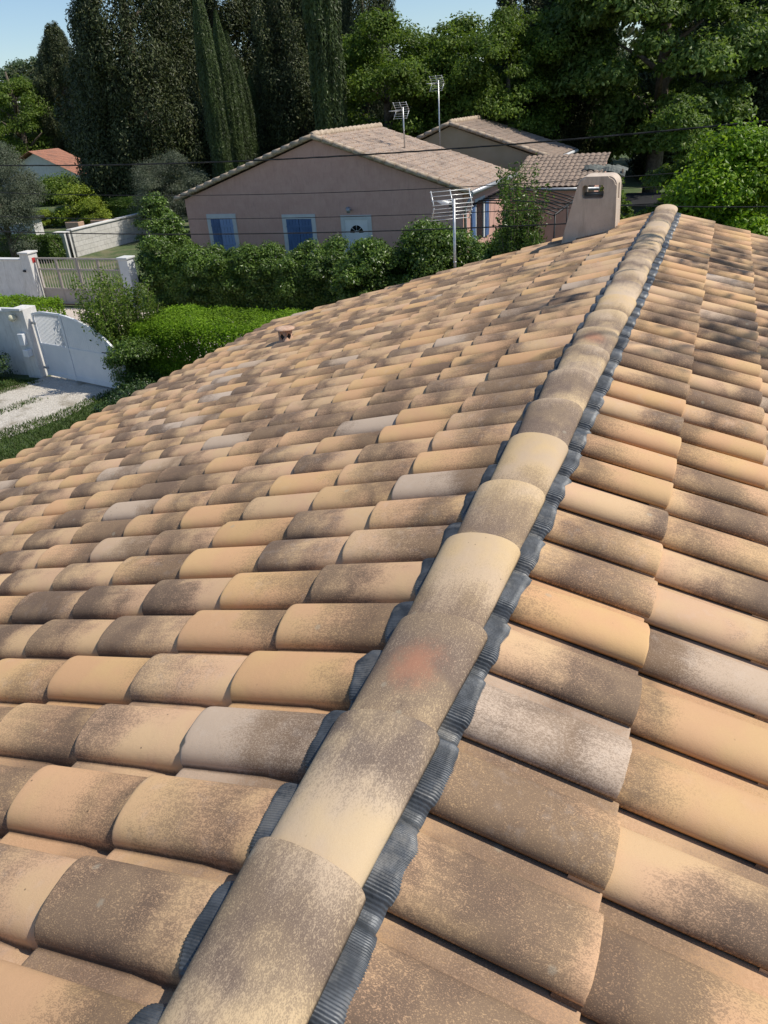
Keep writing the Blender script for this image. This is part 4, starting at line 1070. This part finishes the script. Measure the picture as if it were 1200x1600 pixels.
# bright laurel at the right
shrub('laurel_bush', .75, 16.4, 4.75, 1.6, 60000, .085, L_lime, 'large bright lime green laurel bush at the right edge', 'bush', None, .26, 110)
shrub('laurel_bush', 3.0, 14.6, 4.0, 1.7, 30000, .085, L_lime, 'second lime green laurel at the right border, behind the roof edge', 'bush', None, .26, 80)
shrub('leafy_shrub', -.6, 23.5, 5.3, 1.15, 30000, .10, L_decid, 'taller dull green shrub standing between the walnut tree and the laurel', 'shrub', None)
shrub('vine', -3.1, 30.3, 2.6, .7, 9000, .10, L_decid, 'vine leaves hanging from the grey shade net', 'vine', None)
shrub('leafy_shrub', -48.3, 50.0, 2.1, 2.4, 16000, .16, L_decid, 'broad green shrub hiding the white wall below the orange roof', 'shrub', None)
shrub('leafy_shrub', -44.6, 50.5, 1.9, 2.2, 16000, .16, L_decid, 'green shrub right of the orange roofed house, behind the golden bush', 'shrub', None)
shrub('leafy_shrub', -18.2, 38.0, 4.4, 2.3, 22000, .14, L_decid, 'mid green shrubbery at the foot of the lone cypress', 'shrub', None)

# ground cover and grass
P_, N_ = loose(-11.3, -8.0, 11.0, 12.5, -3.95, 32000, .05, .1)
tag(link('ivy_ground_cover', leaves_mesh('ivy_ground_cover', P_, N_, .06, .6), L_ivy), 'low ivy ground cover between the gate and the tiled eave', 'ground cover', kind='stuff')
def grass():
    n = 150000; x = rng.uniform(-19, -6, n); y = rng.uniform(4.5, 12.6, n)
    # keep off the wheel tracks of the drive
    def cx(y_): return np.interp(y_, [4, 5.5, 7, 8.3, 9.6, 10.9, 12.2, 13], [-23, -19.6, -17.0, -15.1, -14.1, -13.45, -13.2, -13.0])
    hw = np.interp(y, [4, 8, 10, 12, 13], [2.2, 1.75, 1.5, 1.3, 1.2]); dd = np.abs(x-cx(y))
    keep = (dd > hw*(.86+.12*rng.random(n))) | ((dd < .28*rng.random(n)) & (y < 11.6) & (rng.random(n) < .8))
    x, y = x[keep], y[keep]; n = len(x); P = np.stack([x, y, np.full(n, GZ+.02)+.02*rng.random(n)], 1)
    N = rng.normal(0, 1, (n, 3)); N[:, 2] *= .25; return leaves_mesh('grass', P, N, .07, .22, 3.5)
tag(link('grass', grass(), L_grass), 'short lawn grass beside the pale gravel drive', 'grass', kind='stuff')
sb = shrub('dark_shrub', -15.6, 12.1, .9, .7, 7000, .05, L_ivy, 'small dark shrub with pale flowers at the foot of the globe lamp post', 'shrub', None)

# ---------------------------------------------------------------- trees beyond the right border that shade the roof

def shade_tree():
    t = thing('roof_shade_tree', (7.4, 7.2, GZ), 'sparse tree beyond the right border whose branches throw dappled shade on the tiles', 'tree')
    m = MB(); m.tube([(7.4, 7.2, GZ), (7.2, 7.1, 0), (6.6, 6.9, 3.2), (6.2, 6.8, 5.2)], [.2, .16, .11, .04], 9)
    C, Rr = [], []
    for i in range(26):
        a = math.pi + (i/25-.5)*4.6; L_ = random.uniform(2.2, 5.2); z0 = random.uniform(2.6, 4.6); p0 = Vector((6.9, 7.0, z0)); p1 = p0+Vector((math.cos(a)*L_*.5, math.sin(a)*L_*.5, .7)); p2 = p0+Vector((math.cos(a)*L_, math.sin(a)*L_, random.uniform(.5, 1.6)))
        m.tube([p0, p1, p2], [.05, .03, .01], 5)
        for k in range(11):
            f = random.random()**.7; q = p0.lerp(p1, f*2) if f < .5 else p1.lerp(p2, f*2-1)
            q = q + Vector((random.gauss(0, .28), random.gauss(0, .28), random.gauss(0, .2)))
            if q.z > 2.5 and not (q.x-.62*(q.z-.1) < .9 and q.y-.39*(q.z-.1) > 5.6): C.append(tuple(q)); Rr.append(random.uniform(.08, .24))  # clusters of this unseen tree left out to keep its shade off the chimney
    m.build('trunk', M_bark, t)
    P, N = clump_leaves(np.array(C), np.array(Rr)*1.3, 11000, .7); link('crown', leaves_mesh('crown', P, N, .065, .6), L_walnut, t)
shade_tree()
